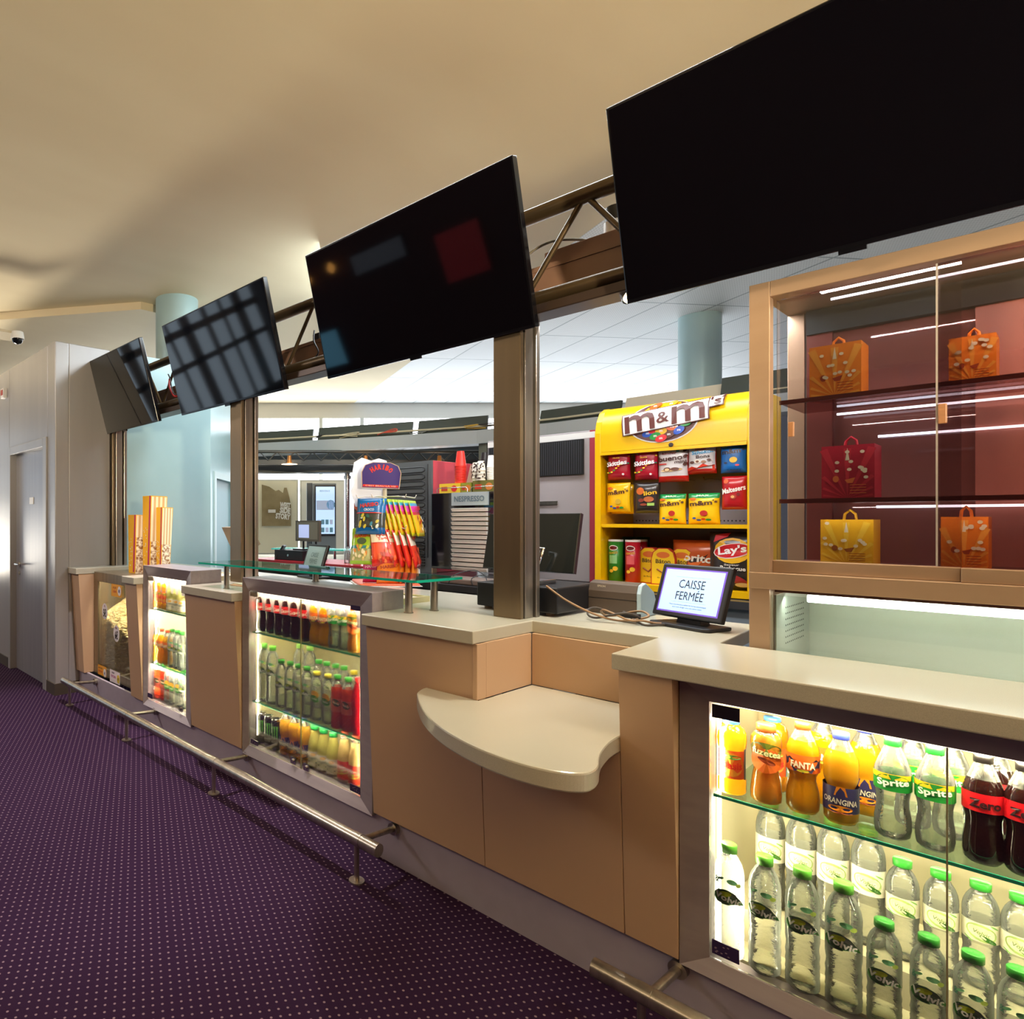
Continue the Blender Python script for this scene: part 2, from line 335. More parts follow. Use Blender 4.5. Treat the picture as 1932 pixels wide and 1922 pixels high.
MB().box((ap.x - .03, WB - .045, ap.z - .02), (ap.x + .03, WB - .04, ap.z + .035)).build('alarm_face', redM, t_)
# little door in the angled wall behind the far end of the counter
q0 = Vector((-5.42, 3.57)); dq = Vector((-.67, .742)); 
def QW(s, z, off=0): return (q0.x + dq.x * s + .742 * off, q0.y + dq.y * s + .67 * off, z)
w_ = MB()
for s0, s1, z0, z1 in ((0, .12, 0, 3.06), (.12, 1.3, 2.02, 3.06), (1.3, 1.6, 0, 3.06)):
    w_.hexa([QW(s0, z0), QW(s1, z0), QW(s1, z0, -.12), QW(s0, z0, -.12), QW(s0, z1), QW(s1, z1), QW(s1, z1, -.12), QW(s0, z1, -.12)])
struct(w_.build('wall_angled', blueW, normals=True))
d2 = MB().hexa([QW(.2, 0, -.14), QW(1.22, 0, -.14), QW(1.22, 0, -.18), QW(.2, 0, -.18), QW(.2, 1.95, -.14), QW(1.22, 1.95, -.14), QW(1.22, 1.95, -.18), QW(.2, 1.95, -.18)]).build('door_2', M('dark_doorway', '6a3c24', .5), normals=True); struct(d2)
MB().hexa([QW(.50, 0, -.06), QW(1.22, 0, -.06), QW(1.22, 0, -.10), QW(.50, 0, -.10), QW(.50, 1.95, -.06), QW(1.22, 1.95, -.06), QW(1.22, 1.95, -.10), QW(.50, 1.95, -.10)]).build('door_leaf', M('leaf_teal', '7ca4ac', .4), d2, normals=True)
df = MB()
for s0, s1, z0, z1 in ((.12, .2, 0, 2.02), (1.22, 1.3, 0, 2.02), (.2, 1.22, 1.95, 2.02)):
    df.hexa([QW(s0, z0, .015), QW(s1, z0, .015), QW(s1, z0, -.12), QW(s0, z0, -.12), QW(s0, z1, .015), QW(s1, z1, .015), QW(s1, z1, -.12), QW(s0, z1, -.12)])
df.build('door_frame', M('door_trim', 'b8ced0', .4), d2, normals=True)
# far side of the building: bright daylight wall
fO = PD(491, 980, 12.5); fO.z = 0
def FD(s, d, z): p = fO + RT * s - FW * d; return (p.x, p.y, z)
def fbox(mb, s0, s1, z0, z1, d0=0, d1=.05, mat=0):
    return mb.hexa([FD(s0, d1, z0), FD(s1, d1, z0), FD(s1, d0, z0), FD(s0, d0, z0), FD(s0, d1, z1), FD(s1, d1, z1), FD(s1, d0, z1), FD(s0, d0, z1)], mat)
dayM = M('bright_window', 'f4f8ff', .5, emit=5.5)
struct(fbox(MB(), -6, 9, .9, 3.5, 0, .02).build('window_6', dayM, normals=True))
struct(fbox(fbox(MB(), -6, 9, 0, .9, 0, .04), -6, 9, 3.5, 3.8, 0, .04).build('wall_far', M('far_wall', 'e6e4dc', .6), normals=True))
wf = MB()
for s in (-1.2, 1.15, 1.95, 4.2, 6.2): fbox(wf, s, s + .07, .9, 3.5, .03, .1)
struct(wf.build('window_7', M('window_bar', 'dfe3e0', .5), normals=True))

# ================================================================== COLUMNS
def column(u, v, w, name_label):
    d = (3.8 - HC) * FPX / (HZ - v); p = PD(u, v, d)
    o = MB().lathe([(w, 0), (w, 3.8)], (p.x, p.y, 0), 40).build('column', blueW)
    tag(o, name_label, 'column', kind='thing'); return p
column(334, 567, .22, 'round pale blue column rising behind the second screen from the left')
column(1320, 597, .205, 'round pale blue column behind the yellow snack rack')

# ================================================================== COUNTER
CT = MB().prism([(-5.42, 3.1), (-5.42, 2.08), (-5.235, 2.08), (-5.235, 2.62), (-4.355, 2.62), (-4.355, 2.08), (-4.16, 2.08), (-4.16, 2.40), (-3.5, 2.40), (-3.5, 2.08), (-2.945, 2.08),
    (-2.945, 2.38), (-1.95, 2.38), (-1.95, 2.08), (-1.387, 2.08), (-1.387, 2.50), (-.915, 2.50), (-.897, 2.085), (1.3, 2.085), (1.3, 2.545), (-.745, 2.545), (-.772, 3.1)], 1.05, 1.10)
o = CT.build('countertop', quartz, bevel=.004, normals=True); tag(o, 'long pale speckled stone countertop running the whole length of the snack counter', 'countertop')
# low shelf with a curved front
sh = [(-1.618, 2.082), (-1.60, 2.03), (-1.569, 1.985), (-1.475, 1.885), (-1.40, 1.82), (-1.322, 1.765), (-1.245, 1.722), (-1.167, 1.690), (-1.085, 1.667), (-1.007, 1.657), (-.95, 1.658), (-.902, 1.666), (-.862, 1.68), (-.827, 1.705), (-.808, 1.735),
      (-.806, 1.775), (-.816, 1.82), (-.835, 1.865), (-.853, 1.915), (-.868, 1.975), (-.880, 2.04), (-.885, 2.105), (-.888, 2.484), (-1.380, 2.484), (-1.381, 2.108), (-1.62, 2.108)]
def smooth_pts(P, n=4):
    out = []
    for i in range(len(P) - 1):
        a = P[max(i - 1, 0)]; b_ = P[i]; c = P[i + 1]; d = P[min(i + 2, len(P) - 1)]
        for k in range(n):
            t = k / n; out.append(tuple(.5 * (2 * b_[j] + (c[j] - a[j]) * t + (2 * a[j] - 5 * b_[j] + 4 * c[j] - d[j]) * t * t + (3 * b_[j] - a[j] - 3 * c[j] + d[j]) * t ** 3) for j in (0, 1)))
    return out + [P[-1]]
sh = smooth_pts(sh[:22]) + sh[22:]
o = MB().prism(sh, .785, .84).build('low_shelf', quartz, bevel=.006, normals=True); tag(o, 'low curved pale stone shelf set into the notch of the counter', 'shelf')
def lean(z): return 2.105 + (1.05 - z) / .85 * .05
def panel(x0, x1, z0, z1, mb=None, back=2.2):
    mb = mb or MB()
    return mb.hexa([(x0, lean(z0), z0), (x1, lean(z0), z0), (x1, back, z0), (x0, back, z0), (x0, lean(z1), z1), (x1, lean(z1), z1), (x1, back, z1), (x0, back, z1)])
def fp(mb, label): tag(mb.build('counter_panel', panelM, bevel=.0015), label, 'panel')
fp(panel(-5.41, -5.24, .2, 1.05, back=2.45), 'narrow tan counter panel against the grey wall, left of the popcorn bin')
fp(panel(-4.35, -4.165, .2, 1.05, back=2.45), 'narrow tan counter panel between the popcorn bin and the brightest small cooler')
fp(panel(-3.495, -2.95, .2, 1.05, back=2.38), 'tan counter panel between the small bright cooler and the two-door cooler')
a_ = panel(-1.945, -1.384, .2, 1.05, back=2.16); a_.box((-1.40, 2.1605, .84), (-1.3815, 2.485, 1.05)); a_.box((-1.40, 2.1, .84), (-1.3815, 2.1605, 1.05))
fp(a_, 'tan counter panel left of the curved low shelf, beside the two-door cooler')
b_ = panel(-1.382, -.887, .2, .785, back=2.2); panel(-.885, -.735, .2, 1.05, b_, back=2.2)
b_.box((-1.3805, 2.486, .84), (-.887, 2.52, 1.05)); b_.box((-.885, 2.2, .84), (-.87, 2.52, 1.05))
fp(b_, 'wide tan counter panel under and right of the curved low shelf')
struct(MB().box((-5.408, 2.18, 0), (1.3, 2.2, .2)).build('trim_1', kickM))
# carcass between coolers (hidden body of counter, closes gaps)
struct(MB().box((-1.93, 2.4, .2), (-.8, 2.46, .78)).box((1.2, 2.25, .0), (1.28, 3.0, 1.05)).build('trim_2', kickM))

# foot rails
def foot_rail(x0, x1, posts, label):
    r = MB(); r.cyl((x0, 1.957, .178), (x1, 1.957, .178), .027, n=24); root = r.build('foot_rail', steel); tag(root, label, 'foot rail')
    for x in posts:
        MB().cyl((x, 1.957, .004), (x, 1.957, .17), .011).build('rail_post', steel, root)
        MB().cyl((x, 1.957, 0), (x, 1.957, .006), .033, n=20).build('foot_plate', steel, root)
        MB().tube([(x + .02, 1.957, .182), (x + .02, 2.16, .165)], .0125, 10).cyl((x + .02, 2.158, .165), (x + .02, 2.18, .165), .026).build('wall_bracket', steel, root)
        MB().cyl((x - .012, 1.957, .178), (x + .03, 1.957, .178), .0285, n=24).build('collar', steel, root)
foot_rail(-5.19, -1.737, (-5.06, -4.02, -2.94, -1.86), 'long brushed metal foot rail along the left part of the counter')
foot_rail(-.892, 1.2, (-.76, .6), 'brushed metal foot rail at the near right end of the counter')

# ================================================================== BOTTLES
PROF = dict(
 water=[(.01, 0), (.8, 0), (1, .025), (1, .10), (.97, .12), (1, .14), (.97, .18), (1, .21), (.96, .25), (1, .29), (.95, .33), (.94, .36), (1, .41), (1, .62), (.98, .65), (1, .69), (.99, .74), (.93, .79), (.80, .84), (.60, .885), (.46, .91), (.44, .96)],
 contour=[(.01, 0), (.75, 0), (.93, .03), (1, .10), (.98, .2), (.88, .32), (.87, .40), (.97, .48), (1, .53), (1, .64), (.95, .70), (.78, .78), (.58, .86), (.42, .92), (.40, .96)],
 waist=[(.01, 0), (.8, 0), (.98, .05), (1, .14), (.95, .24), (.78, .36), (.78, .40), (.95, .47), (.99, .50), (.99, .66), (.93, .73), (.72, .81), (.52, .88), (.42, .93), (.40, .96)],
 tea=[(.01, 0), (.8, 0), (.98, .03), (1, .12), (.92, .28), (.78, .42), (.78, .48), (.90, .6), (1, .74), (.97, .82), (.75, .88), (.60, .9), (.58, .94)],
 juice=[(.01, 0), (.9, 0), (1, .03), (1, .20), (.93, .22), (.93, .60), (1, .64), (1.04, .74), (1.0, .83), (.8, .9), (.60, .92), (.58, .95)],
 milk=[(.01, 0), (.9, 0), (1, .04), (1, .45), (.98, .52), (.85, .64), (.68, .75), (.58, .84), (.55, .92)],
)
clearB = bottle_wall('clear_plastic', 'f2f6ee', .86, .4)
def liquid(name, col, op=.8): return bottle_wall('drink_' + name, col, 1 - op, .2)
colaM = M('drink_cola', '1c0806', .08, coat=.5)
def cylfn(R, zc, ang0=-PI / 2, off=.0008):
    return lambda x, y: ((R + off) * math.cos(ang0 + x / R), (R + off) * math.sin(ang0 + x / R), zc + y)
def rad_at(prof, t):
    for (r0, z0), (r1, z1) in zip(prof, prof[1:]):
        if z0 <= t <= z1: return r0 + (r1 - r0) * (t - z0) / max(z1 - z0, 1e-6)
    return prof[-1][0]
def make_bottle(kind, shape, H, R, liq, fill, cap, capr, lab, label):
    """lab: (t0, t1, band colour or None, [draw calls])"""
    pf = PROF[shape]; mats = [0 if (a[1] + b_[1]) / 2 < fill else 1 for a, b_ in zip(pf, pf[1:])]
    root = MB().lathe([(r * R, z * H) for r, z in pf], n=20, mats=mats).build(kind, [liq, clearB])
    t = pf[-1][1] - .035
    capM = M('cap_' + cap, cap, .35)
    MB().lathe([(.001, H), (capr * .93, H), (capr, H * .993), (capr, H * t), (capr * .7, H * t)], n=20).build('cap', capM, root)
    if lab:
        t0, t1, bg, calls = lab; zc = (t0 + t1) / 2 * H; Rl = R * max(rad_at(pf, t0), rad_at(pf, (t0 + t1) / 2), rad_at(pf, t1)); mb = MB(); mt = []
        if bg: mt.append(M('label_' + bg, bg, .4)); mb.lathe([(Rl + .0005, t0 * H), (Rl + .0006, t1 * H)], n=28)
        for c in calls:
            c = dict(c); colr = c.pop('col'); mm = M('label_' + colr, colr, .4)
            if mm not in mt: mt.append(mm)
            i = mt.index(mm); ty = c.pop('ty'); f = cylfn(Rl, zc, -PI / 2 + c.pop('turn', 0), c.pop('off', .0012))
            if ty == 't': mb.text(c['s'], c['w'] * R, c['h'] * R, f, i, c.get('bold', .02), c.get('cx', 0) * R, c.get('cy', 0) * R, c.get('rot', 0), c.get('shear', 0))
            elif ty == 'd': mb.disc(c.get('cx', 0) * R, c.get('cy', 0) * R, c['rx'] * R, c['ry'] * R, f, i, 18, c.get('rot', 0))
            elif ty == 'r': mb.rect(c['x0'] * R, c['x1'] * R, c['y0'] * R, c['y1'] * R, f, i, 8)
            elif ty == 'p': mb.poly([(x * R, y * R) for x, y in c['pts']], f, i)
        mb.build('label', mt, root)
    return root
T_ = lambda s, w, h, col, **k: dict(ty='t', s=s, w=w, h=h, col=col, off=.0022, **k)
D_ = lambda rx, ry, col, **k: dict(ty='d', rx=rx, ry=ry, col=col, off=k.pop('off', .0014), **k)
leafpts = [(-1.15, -.30), (-1.1, .05), (-.75, .45), (-.2, .6), (.35, .35), (.85, -.25), (1.05, -.55), (.5, -.42), (0, -.5), (-.45, -.62), (-.85, -.55)]
volvicL = [dict(ty='p', pts=leafpts, col='2f7d1e', off=.0014), D_(.42, .2, 'a8b818', cx=-.3, cy=.22, rot=.3, off=.0018), T_('Volvic', 1.75, .5, 'f4f6ee', cx=-.12, cy=-.1, rot=-.18, bold=.03), D_(.45, .1, '1c4416', cx=-.45, cy=-.48, rot=-.1, off=.0018),
           D_(.35, .2, '6fae7c', cx=.15, cy=1.25, rot=-.1), D_(.2, .16, 'b9cf5c', cx=.55, cy=1.05), D_(.25, .1, '6fae7c', cx=-.6, cy=1.35, rot=.5), T_('&', .3, .5, '3c7f6a', cx=-.85, cy=1.2)]
fruitL = [D_(.85, .62, 'a9c070', rot=-.3), D_(.7, .45, 'dfe6b0', rot=-.3, off=.0018), D_(.5, .16, '2f5f1a', cx=.35, cy=-.42, rot=-.5, off=.002), T_('Volvic', .9, .28, '7b9450', rot=-.2, bold=.01), D_(.3, .06, '7fb05c', cx=-.7, cy=-.65, rot=-.5), D_(.3, .06, '7fb05c', cx=.7, cy=.55, rot=-.5)]
BK = {}
def kind(key, *a, **k): BK[key] = (a, k)
kind('wbig', 'water_bottle', 'water', .325, .037, clearB, .99, '62b23a', .020, (.50, .62, None, volvicL))
kind('wbigf', 'water_bottle', 'water', .325, .036, clearB, .99, '8fc85a', .020, (.44, .66, 'ece6cf', fruitL))
kind('wmedf', 'water_bottle', 'water', .262, .033, clearB, .99, '3fae3c', .019, (.46, .64, 'e2dcc0', fruitL))
kind('wmed', 'water_bottle', 'water', .262, .033, clearB, .99, '2f8a2c', .019, (.42, .58, None, volvicL))
kind('wlemon', 'flavoured_water_bottle', 'water', .25, .033, clearB, .99, 'e8d43c', .019, (.38, .6, None, [D_(.7, .5, 'e8a82c', cx=.1, cy=.5, rot=-.6), D_(.75, .5, '3c8a2c', cy=-.2, rot=-.5, off=.0018), T_('Volvic', 1., .3, 'f0f4e8', cy=-.2, rot=-.2)]))
kind('juice', 'juice_bottle', 'juice', .214, .036, liquid('orange', 'ffaa18', .9), .95, '3a74b4', .021, (.22, .60, 'e2561c', [dict(ty='r', x0=-2.2, x1=-1.0, y0=-1.3, y1=1.3, col='4c6a78'), dict(ty='r', x0=1.0, x1=1.6, y0=-1.3, y1=1.3, col='4c6a78'), D_(.85, .95, 'e08a24'), T_('Oasis', 1.5, .62, 'd8281c', cy=-.05, bold=.03), D_(.7, .18, '5c8a2c', cy=.62, off=.0018)]))
kind('peach', 'iced_tea_bottle', 'tea', .222, .036, liquid('tea', 'f2a432', .75), .88, 'e8702c', .0225, (.47, .76, None, [D_(1.1, .95, 'd8651c', cy=-.35), D_(1.15, .5, '5c6414', cy=.55, rot=-.1, off=.0018), T_('fuzetea', 1.9, .5, 'eae4a8', cy=.3, rot=-.12), D_(.6, .2, '8a3410', cy=-.35, rot=-.4, off=.002)]))
bat = [(-1.3, .45), (-1.05, .25), (-.8, .42), (-.55, .2), (.55, .2), (.8, .42), (1.05, .25), (1.3, .45), (1.1, -.25), (.75, -.2), (.5, -.62), (.2, -.5), (0, -.7), (-.2, -.5), (-.5, -.62), (-.75, -.2), (-1.1, -.25)]
kind('fanta', 'orange_soda_bottle', 'waist', .245, .0365, liquid('soda', 'ffb414', .9), .78, 'e8541c', .0175, (.47, .66, 'e2661c', [dict(ty='p', pts=bat, col='2c2440', off=.0016), T_('FANTA', 1.45, .5, 'f2e2c4', cy=-.08, bold=.04), D_(.35, .1, 'c8b82c', cy=-.5, off=.002)]))
orgL = [dict(ty='p', pts=[(-.35, .3), (-.2, .95), (.25, .95), (.4, .3)], col='f08c14', off=.0016), T_('ORANGINA', 2.0, .42, 'e8dcc4', cy=-.1, rot=-.06, bold=.02), D_(.7, .22, 'f08c14', cy=-.62, off=.0016), D_(.7, .06, 'c8602c', cy=-.9)]
kind('orangina', 'orange_soda_bottle', 'waist', .238, .036, liquid('orangina', 'ffba20', .9), .80, '3a48a8', .0175, (.14, .42, '2a2650', orgL))
kind('sprite', 'lemon_soda_bottle', 'contour', .25, .035, clearB, .99, '1f8a2c', .0165, (.49, .66, '1f8c34', [dict(ty='r', x0=-1.6, x1=1.1, y0=.25, y1=.62, col='f0b81c'), D_(.9, .4, '1f7a2c', cy=.2, off=.0016), T_('Sprite', 1.75, .62, 'f2f4ea', rot=.12, bold=.03, cy=-.02)]))
kind('cola', 'cola_bottle', 'contour', .252, .0345, colaM, .76, '14100f', .0165, (.49, .66, 'c4121c', [T_('Zero', 1.5, .6, '2a0a0c', bold=.04, cy=-.05), dict(ty='r', x0=1.0, x1=1.35, y0=-.5, y1=.4, col='d8a878')]))
kind('colar', 'cola_bottle', 'contour', .252, .0345, colaM, .76, 'c4141c', .0165, (.49, .66, 'cc1a20', [T_('Coca-Cola', 2.3, .6, 'f4ece4', cx=.35, rot=.06, bold=.02, shear=.3)]))
kind('redtea', 'red_tea_bottle', 'water', .262, .033, liquid('red', 'e2481c', .75), .80, '2f9a2c', .019, (.30, .60, None, [dict(ty='r', x0=-1.5, x1=1.5, y0=-1., y1=1., col='c8583c'), D_(.7, .5, '24401c', cy=.4, rot=-.6, off=.0018), T_('Volvic', 1.1, .3, 'e8dcc0', cy=.35, rot=-.3)]))
kind('redsoda', 'red_soda_bottle', 'contour', .275, .034, liquid('crimson', 'c80c18', .9), .9, 'd41c1c', .0175, None)
kind('tropic', 'lemon_juice_bottle', 'milk', .215, .036, liquid('lemon', 'ece07c', .85), .95, '14803c', .0215, (.05, .40, 'd8ccb4', [T_('Tropico', 1.7, .5, '24404c', cy=.1, bold=.02), D_(.4, .22, 'f0a83c', cx=.1, cy=.62), D_(.15, .1, '3c5a2c', cx=-.5, cy=-.4), D_(.12, .1, '24404c', cx=.6, cy=-.5)]))
kind('pink', 'pink_lemonade_bottle', 'milk', .245, .0365, liquid('pinkl', 'f2cf86', .85), .85, 'e0502c', .019, (.06, .42, 'd8402c', [D_(.9, .3, 'd8c43c', cy=-.2, rot=.15), T_('Schweppes', 1.5, .26, 'b8341c', cy=-.2, rot=.15), T_('Agrum', .9, .3, 'f0d8b4', cy=.45)]))
def can_bottle():
    H, R = .172, .028
    root = MB().lathe([(.001, 0), (R * .8, 0), (R, .008), (R, H - .012), (R * .86, H - .002), (R * .86, H), (R * .8, H), (R * .78, H - .004), (.001, H - .004)], n=24, mats=[0, 0, 0, 1, 1, 1, 1, 1]).build('drink_can', [M('can_black', '0c0f10', .2, .3), chrome])
    mb = MB(); f = cylfn(R, .1, -PI / 2, .0008)
    for x in (-.5, 0, .5):
        mb.poly([((x - .16) * R, 1.3 * R), ((x + .18) * R, 1.1 * R), ((x + .12) * R, 0), ((x + .2) * R, -.8 * R), ((x) * R, -1.4 * R), ((x - .08) * R, -.5 * R), ((x - .05) * R, .5 * R)], f, 0)
    mb.text('MONSTER', 1.7 * R, .35 * R, f, 1, .02, 0, -1.9 * R); mb.text('ENERGY', 1.3 * R, .2 * R, f, 1, .01, 0, -2.35 * R)
    mb.build('can_print', [M('label_green', '4c9a2c', .3), M('label_grey', 'a8a8a4', .3)], root)
    MB().cyl((0, -.006, H - .003), (0, .008, H - .003), .0015).box((-.007, -.01, H - .003), (.007, .004, H - .0015)).build('pull_tab', chrome, root)
    return root
PROTO = {}; FACE = math.atan2(FW.y, FW.x) - PI / 2
def put(key, x, y, z, label, group=None, cat='bottle', rz=None):
    if key in PROTO: o = copy_tree(PROTO[key])
    else:
        if key == 'can': o = can_bottle()
        else:
            a, k = BK[key]; o = make_bottle(a[0], a[1], a[2], a[3], a[4], a[5], a[6], a[7], a[8], None)
        PROTO[key] = o
    o.location = (x, y, z); yaw = math.atan2(-y, -x) + PI / 2   # labels turned roughly to the front
    o.rotation_euler = (0, 0, (yaw * (1 if x > -1.3 else .5) + random.uniform(-.1, .1)) if rz is None else rz)
    tag(o, label, cat, group); return o

# ================================================================== COOLERS
def cooler(name, label, X0, X1, Z0, Z1, x0, x1, z0, z1, shelves, floorz, depth, seam, top_box, ledp, ledcol, riser=None, inner='d8cfae'):
    """X0..X1/Z0..Z1 outer frame at Y=2.155, x0..x1/z0..z1 opening at Y=2.18"""
    root = empty(name, ((X0 + X1) / 2, 2.155, Z0)); tag(root, label, 'drinks cooler')
    inv = Matrix.Translation((-(X0 + X1) / 2, -2.155, -Z0))
    def bd(mb, nm, mt, **k):
        mb.v = [tuple(inv @ Vector(v)) for v in mb.v]; return mb.build(nm, mt, root, **k)
    fr = MB(); Yf, Yi = 2.155, 2.178
    O = [(X0, Z0), (X1, Z0), (X1, Z1), (X0, Z1)]; I = [(x0, z0), (x1, z0), (x1, z1), (x0, z1)]
    vs = [(x, Yf, z) for x, z in O] + [(x, Yi, z) for x, z in I] + [(x, Yi + .05, z) for x, z in I] + [(x, Yi + .05, z) for x, z in O]
    fs = []
    for i in range(4):
        j = (i + 1) % 4; fs += [(i, j, 4 + j, 4 + i), (4 + i, 4 + j, 8 + j, 8 + i), (i, 12 + i, 12 + j, j), (8 + i, 8 + j, 12 + j, 12 + i)]
    fr.add(vs, fs)
    if top_box: fr.box((X0, Yi + .0505, 1.0), (X1, top_box, Z1)); 
    bd(fr, 'frame', frameM, normals=True, bevel=.001)
    yb = 2.23 + depth; b = MB(); e = .02
    b.box((x0 - e, 2.2305, z0 - .03), (x1 + e, yb, z0 - .01 if floorz > z0 else floorz)); b.box((x0 - e, yb, z0 - .03), (x1 + e, yb + .02, z1 + .02))
    b.box((x0 - e, 2.2305, z0), (x0 - .002, yb, z1 + .02)); b.box((x1 + .002, 2.2305, z0), (x1 + e, yb, z1 + .02))
    if not top_box: b.box((x0 - e, 2.2305, z1), (x1 + e, yb, z1 + .02))
    b.box((x0 - .002, 2.2305, floorz - .03), (x1 + .002, yb, floorz))
    if riser: b.box((x0, riser[0], floorz), (x1, yb, riser[1]))
    bd(b, 'cabinet', noisy('cooler_inner_' + inner, inner, 'cfc6a6', 3, .3, .15))
    if top_box: bd(MB().box((x0, 2.2305, z1 + .001), (x1, yb, z1 + .012)), 'lining', M('cooler_lining', 'e8e0c8', .5))
    for zz in shelves:
        s_ = bd(MB().box((x0 + .004, 2.205, zz - .008), (x1 - .004, yb - .06, zz)), 'glass_shelf', shelfG)
        ed = MB().box((x0 + .004, 2.2, zz - .008), (x1 - .004, 2.205, zz)); bd(ed, 'shelf_edge', edgeG)
    ds = [x0] + ([seam] if seam else []) + [x1]
    for a, c in zip(ds, ds[1:]):
        d = bd(MB().box((a + .002, 2.181, z0 + .002), (c - .002, 2.186, z1 - .002)), 'glass_door', glassM)
        if seam and abs(c - seam) < 1e-6:
            sx = c - .006 if abs(c - seam) < 1e-6 else a + .002
            bd(MB().box((sx, 2.1805, z0 + .002), (sx + .003, 2.1865, z1 - .002)), 'door_edge', M('door_edge', '8a8468', .2))
    for x_ in (x0 + .002, x1 - .012):
        bd(MB().box((x_, 2.236, z0 + .02), (x_ + .010, 2.242, z1 - .02)), 'light_tube', whiteE)
    bd(MB().box((x0 + .03, 2.2, z1 - .006), (x1 - .03, 2.215, z1 - .002)), 'light_tube', whiteE)
    A = area(name + '_lamp', ((x0 + x1) / 2, 2.26, z1 - .012), ((x0 + x1) / 2, 2.45, z0), x1 - x0 - .06, .05, ledp, ledcol)
    zs = [floorz] + sorted(shelves) + [z1]
    for za, zb in zip(zs, zs[1:]):
        area(name + '_back_lamp', ((x0 + x1) / 2, yb - .012, zb - .035), ((x0 + x1) / 2, 2.2, za + .02), x1 - x0 - .1, .02, ledp * .32, ledcol)
        area(name + '_shelf_lamp', ((x0 + x1) / 2, 2.196, zb - .012), ((x0 + x1) / 2, 2.36, (za + zb) / 2), x1 - x0 - .04, .008, ledp * .5, ledcol)  # fill added under each shelf front to lift the bottles
    for x_, tx in ((x0 + .012, x1), (x1 - .012, x0)):
        area(name + '_side_lamp', (x_, 2.225, (z0 + z1) / 2), (tx, 2.6, (z0 + z1) / 2), z1 - z0 - .1, .02, ledp * .45, ledcol).rotation_euler.rotate_axis('Z', PI / 2)
    return root, bd
LED = (1, .86, .58)
r3, bd3 = cooler('drinks_cooler', 'big glowing drinks cooler under the right counter, full of soda and water bottles', -.733, .62, .19, 1.048, -.664, .56, .237, .985, [.712], .245, .42, XY(1792, 2.18), None, 12, LED, riser=(2.335, .342))
r2, bd2 = cooler('drinks_cooler', 'two-door drinks cooler with three rows of bottles, left of the curved shelf', -2.943, -1.953, .18, 1.186, -2.911, -2.049, .229, 1.108, [.877, .482], .235, .42, XY(568, 2.18), 2.372, 13, (1, .86, .54), inner='d2c890')
r1, bd1 = cooler('drinks_cooler', 'narrow overbright drinks cooler between two tan panels, right of the popcorn bin', -4.158, -3.502, .18, 1.186, -4.125, -3.60, .222, 1.112, [.878, .486], .228, .40, None, 2.392, 26, (1, .88, .64), inner='e8e0c8')
# stickers, clamps and locks on the doors
purp = M('sticker_purple', '30204c', .4); clampM = M('clamp_steel', '9a9088', .2, .9)
def sticker(bd, u0, u1, v0, v1, nm='door_sticker', mat=purp, dots=None, Y=2.179):
    a = PY(u0, v0, Y); b2 = PY(u1, v1, Y); a2 = PY(u0, v1, Y)
    mb = MB().box((a.x, Y - .003, min(a2.z, b2.z)), (b2.x, Y, a.z))
    mts = [mat]
    if dots:
        mts.append(M('sticker_dot', '9a8a94', .4))
        f = lambda x, y: (x, Y - .0035, y)
        for i in range(9): mb.disc(a.x + (b2.x - a.x) * random.uniform(.1, .9), a2.z + (a.z - a2.z) * random.uniform(.15, .85), .003, .0018, f, 1, 8)
    bd(mb, nm, mts)
sticker(bd3, 1344, 1396, 1327, 1352, mat=M('hinge_dark', '1c1626', .3)); sticker(bd3, 1344, 1395, 1770, 1796, dots=True)
sticker(bd2, 662, 680, 1137, 1150); sticker(bd2, 474, 487, 1393, 1401, dots=True); sticker(bd2, 661, 680, 1477, 1490, dots=True)
sticker(bd2, 473, 486, 1113, 1124, 'door_clamp', clampM); sticker(bd1, 279, 289, 1086, 1094, 'door_clamp', clampM); sticker(bd1, 279, 288, 1306, 1314)
for bdx, u, v in ((bd2, 554, 1434), (bd2, 579, 1447), (bd1, 342, 1336)):
    p = PY(u, v, 2.178); mb = MB().box((p.x - .02, 2.172, p.z - .018), (p.x + .02, 2.18, p.z + .018)); mb.cyl((p.x, 2.165, p.z), (p.x, 2.172, p.z), .009)
    bdx(mb, 'door_lock', chrome)

def row(items, Y, z, where, group):
    """items: (u, key, words)"""
    cnt = {}; tot = {}
    for u, k, w in items: tot[w] = tot.get(w, 0) + 1
    for u, k, w in items:
        cnt[w] = cnt.get(w, 0) + 1; i = cnt[w]; n_ = tot[w]
        pos = '' if n_ == 1 else (['left', 'right'][i - 1] + ' one' if n_ == 2 else ('leftmost' if i == 1 else ('rightmost' if i == n_ else ('middle one' if n_ == 3 else ORD[i - 1] + ' from the left'))))
        lb = w + ', ' + where + ((', ' + pos) if pos else '')
        put(k, XY(u, Y), Y + random.uniform(-.004, .004), z, lb, group, 'can' if k == 'can' else 'bottle')
B3 = 'big right cooler'
row([(1380, 'juice', 'orange juice bottle with blue cap'), (1446, 'peach', 'iced tea bottle with orange cap'), (1514, 'fanta', 'orange soda bottle with orange label'), (1586, 'orangina', 'orange soda bottle with navy label'),
     (1684, 'sprite', 'clear soda with green label'), (1764, 'sprite', 'clear soda with green label'), (1855, 'cola', 'dark cola with red label'), (1936, 'cola', 'dark cola with red label')], 2.262, .7125, B3 + ' upper shelf front', 'bottles on the upper shelf of the big right cooler')
row([(1458, 'juice', 'orange juice bottle behind the iced tea'), (1553, 'fanta', 'orange soda half hidden behind the orange row'), (1632, 'orangina', 'orange soda bottle with navy label'), (1722, 'sprite', 'clear soda with green label'), (1796, 'sprite', 'clear soda with green label'), (1880, 'colar', 'dark cola with red cap')], 2.385, .7125, B3 + ' upper shelf back', 'bottles on the upper shelf of the big right cooler')
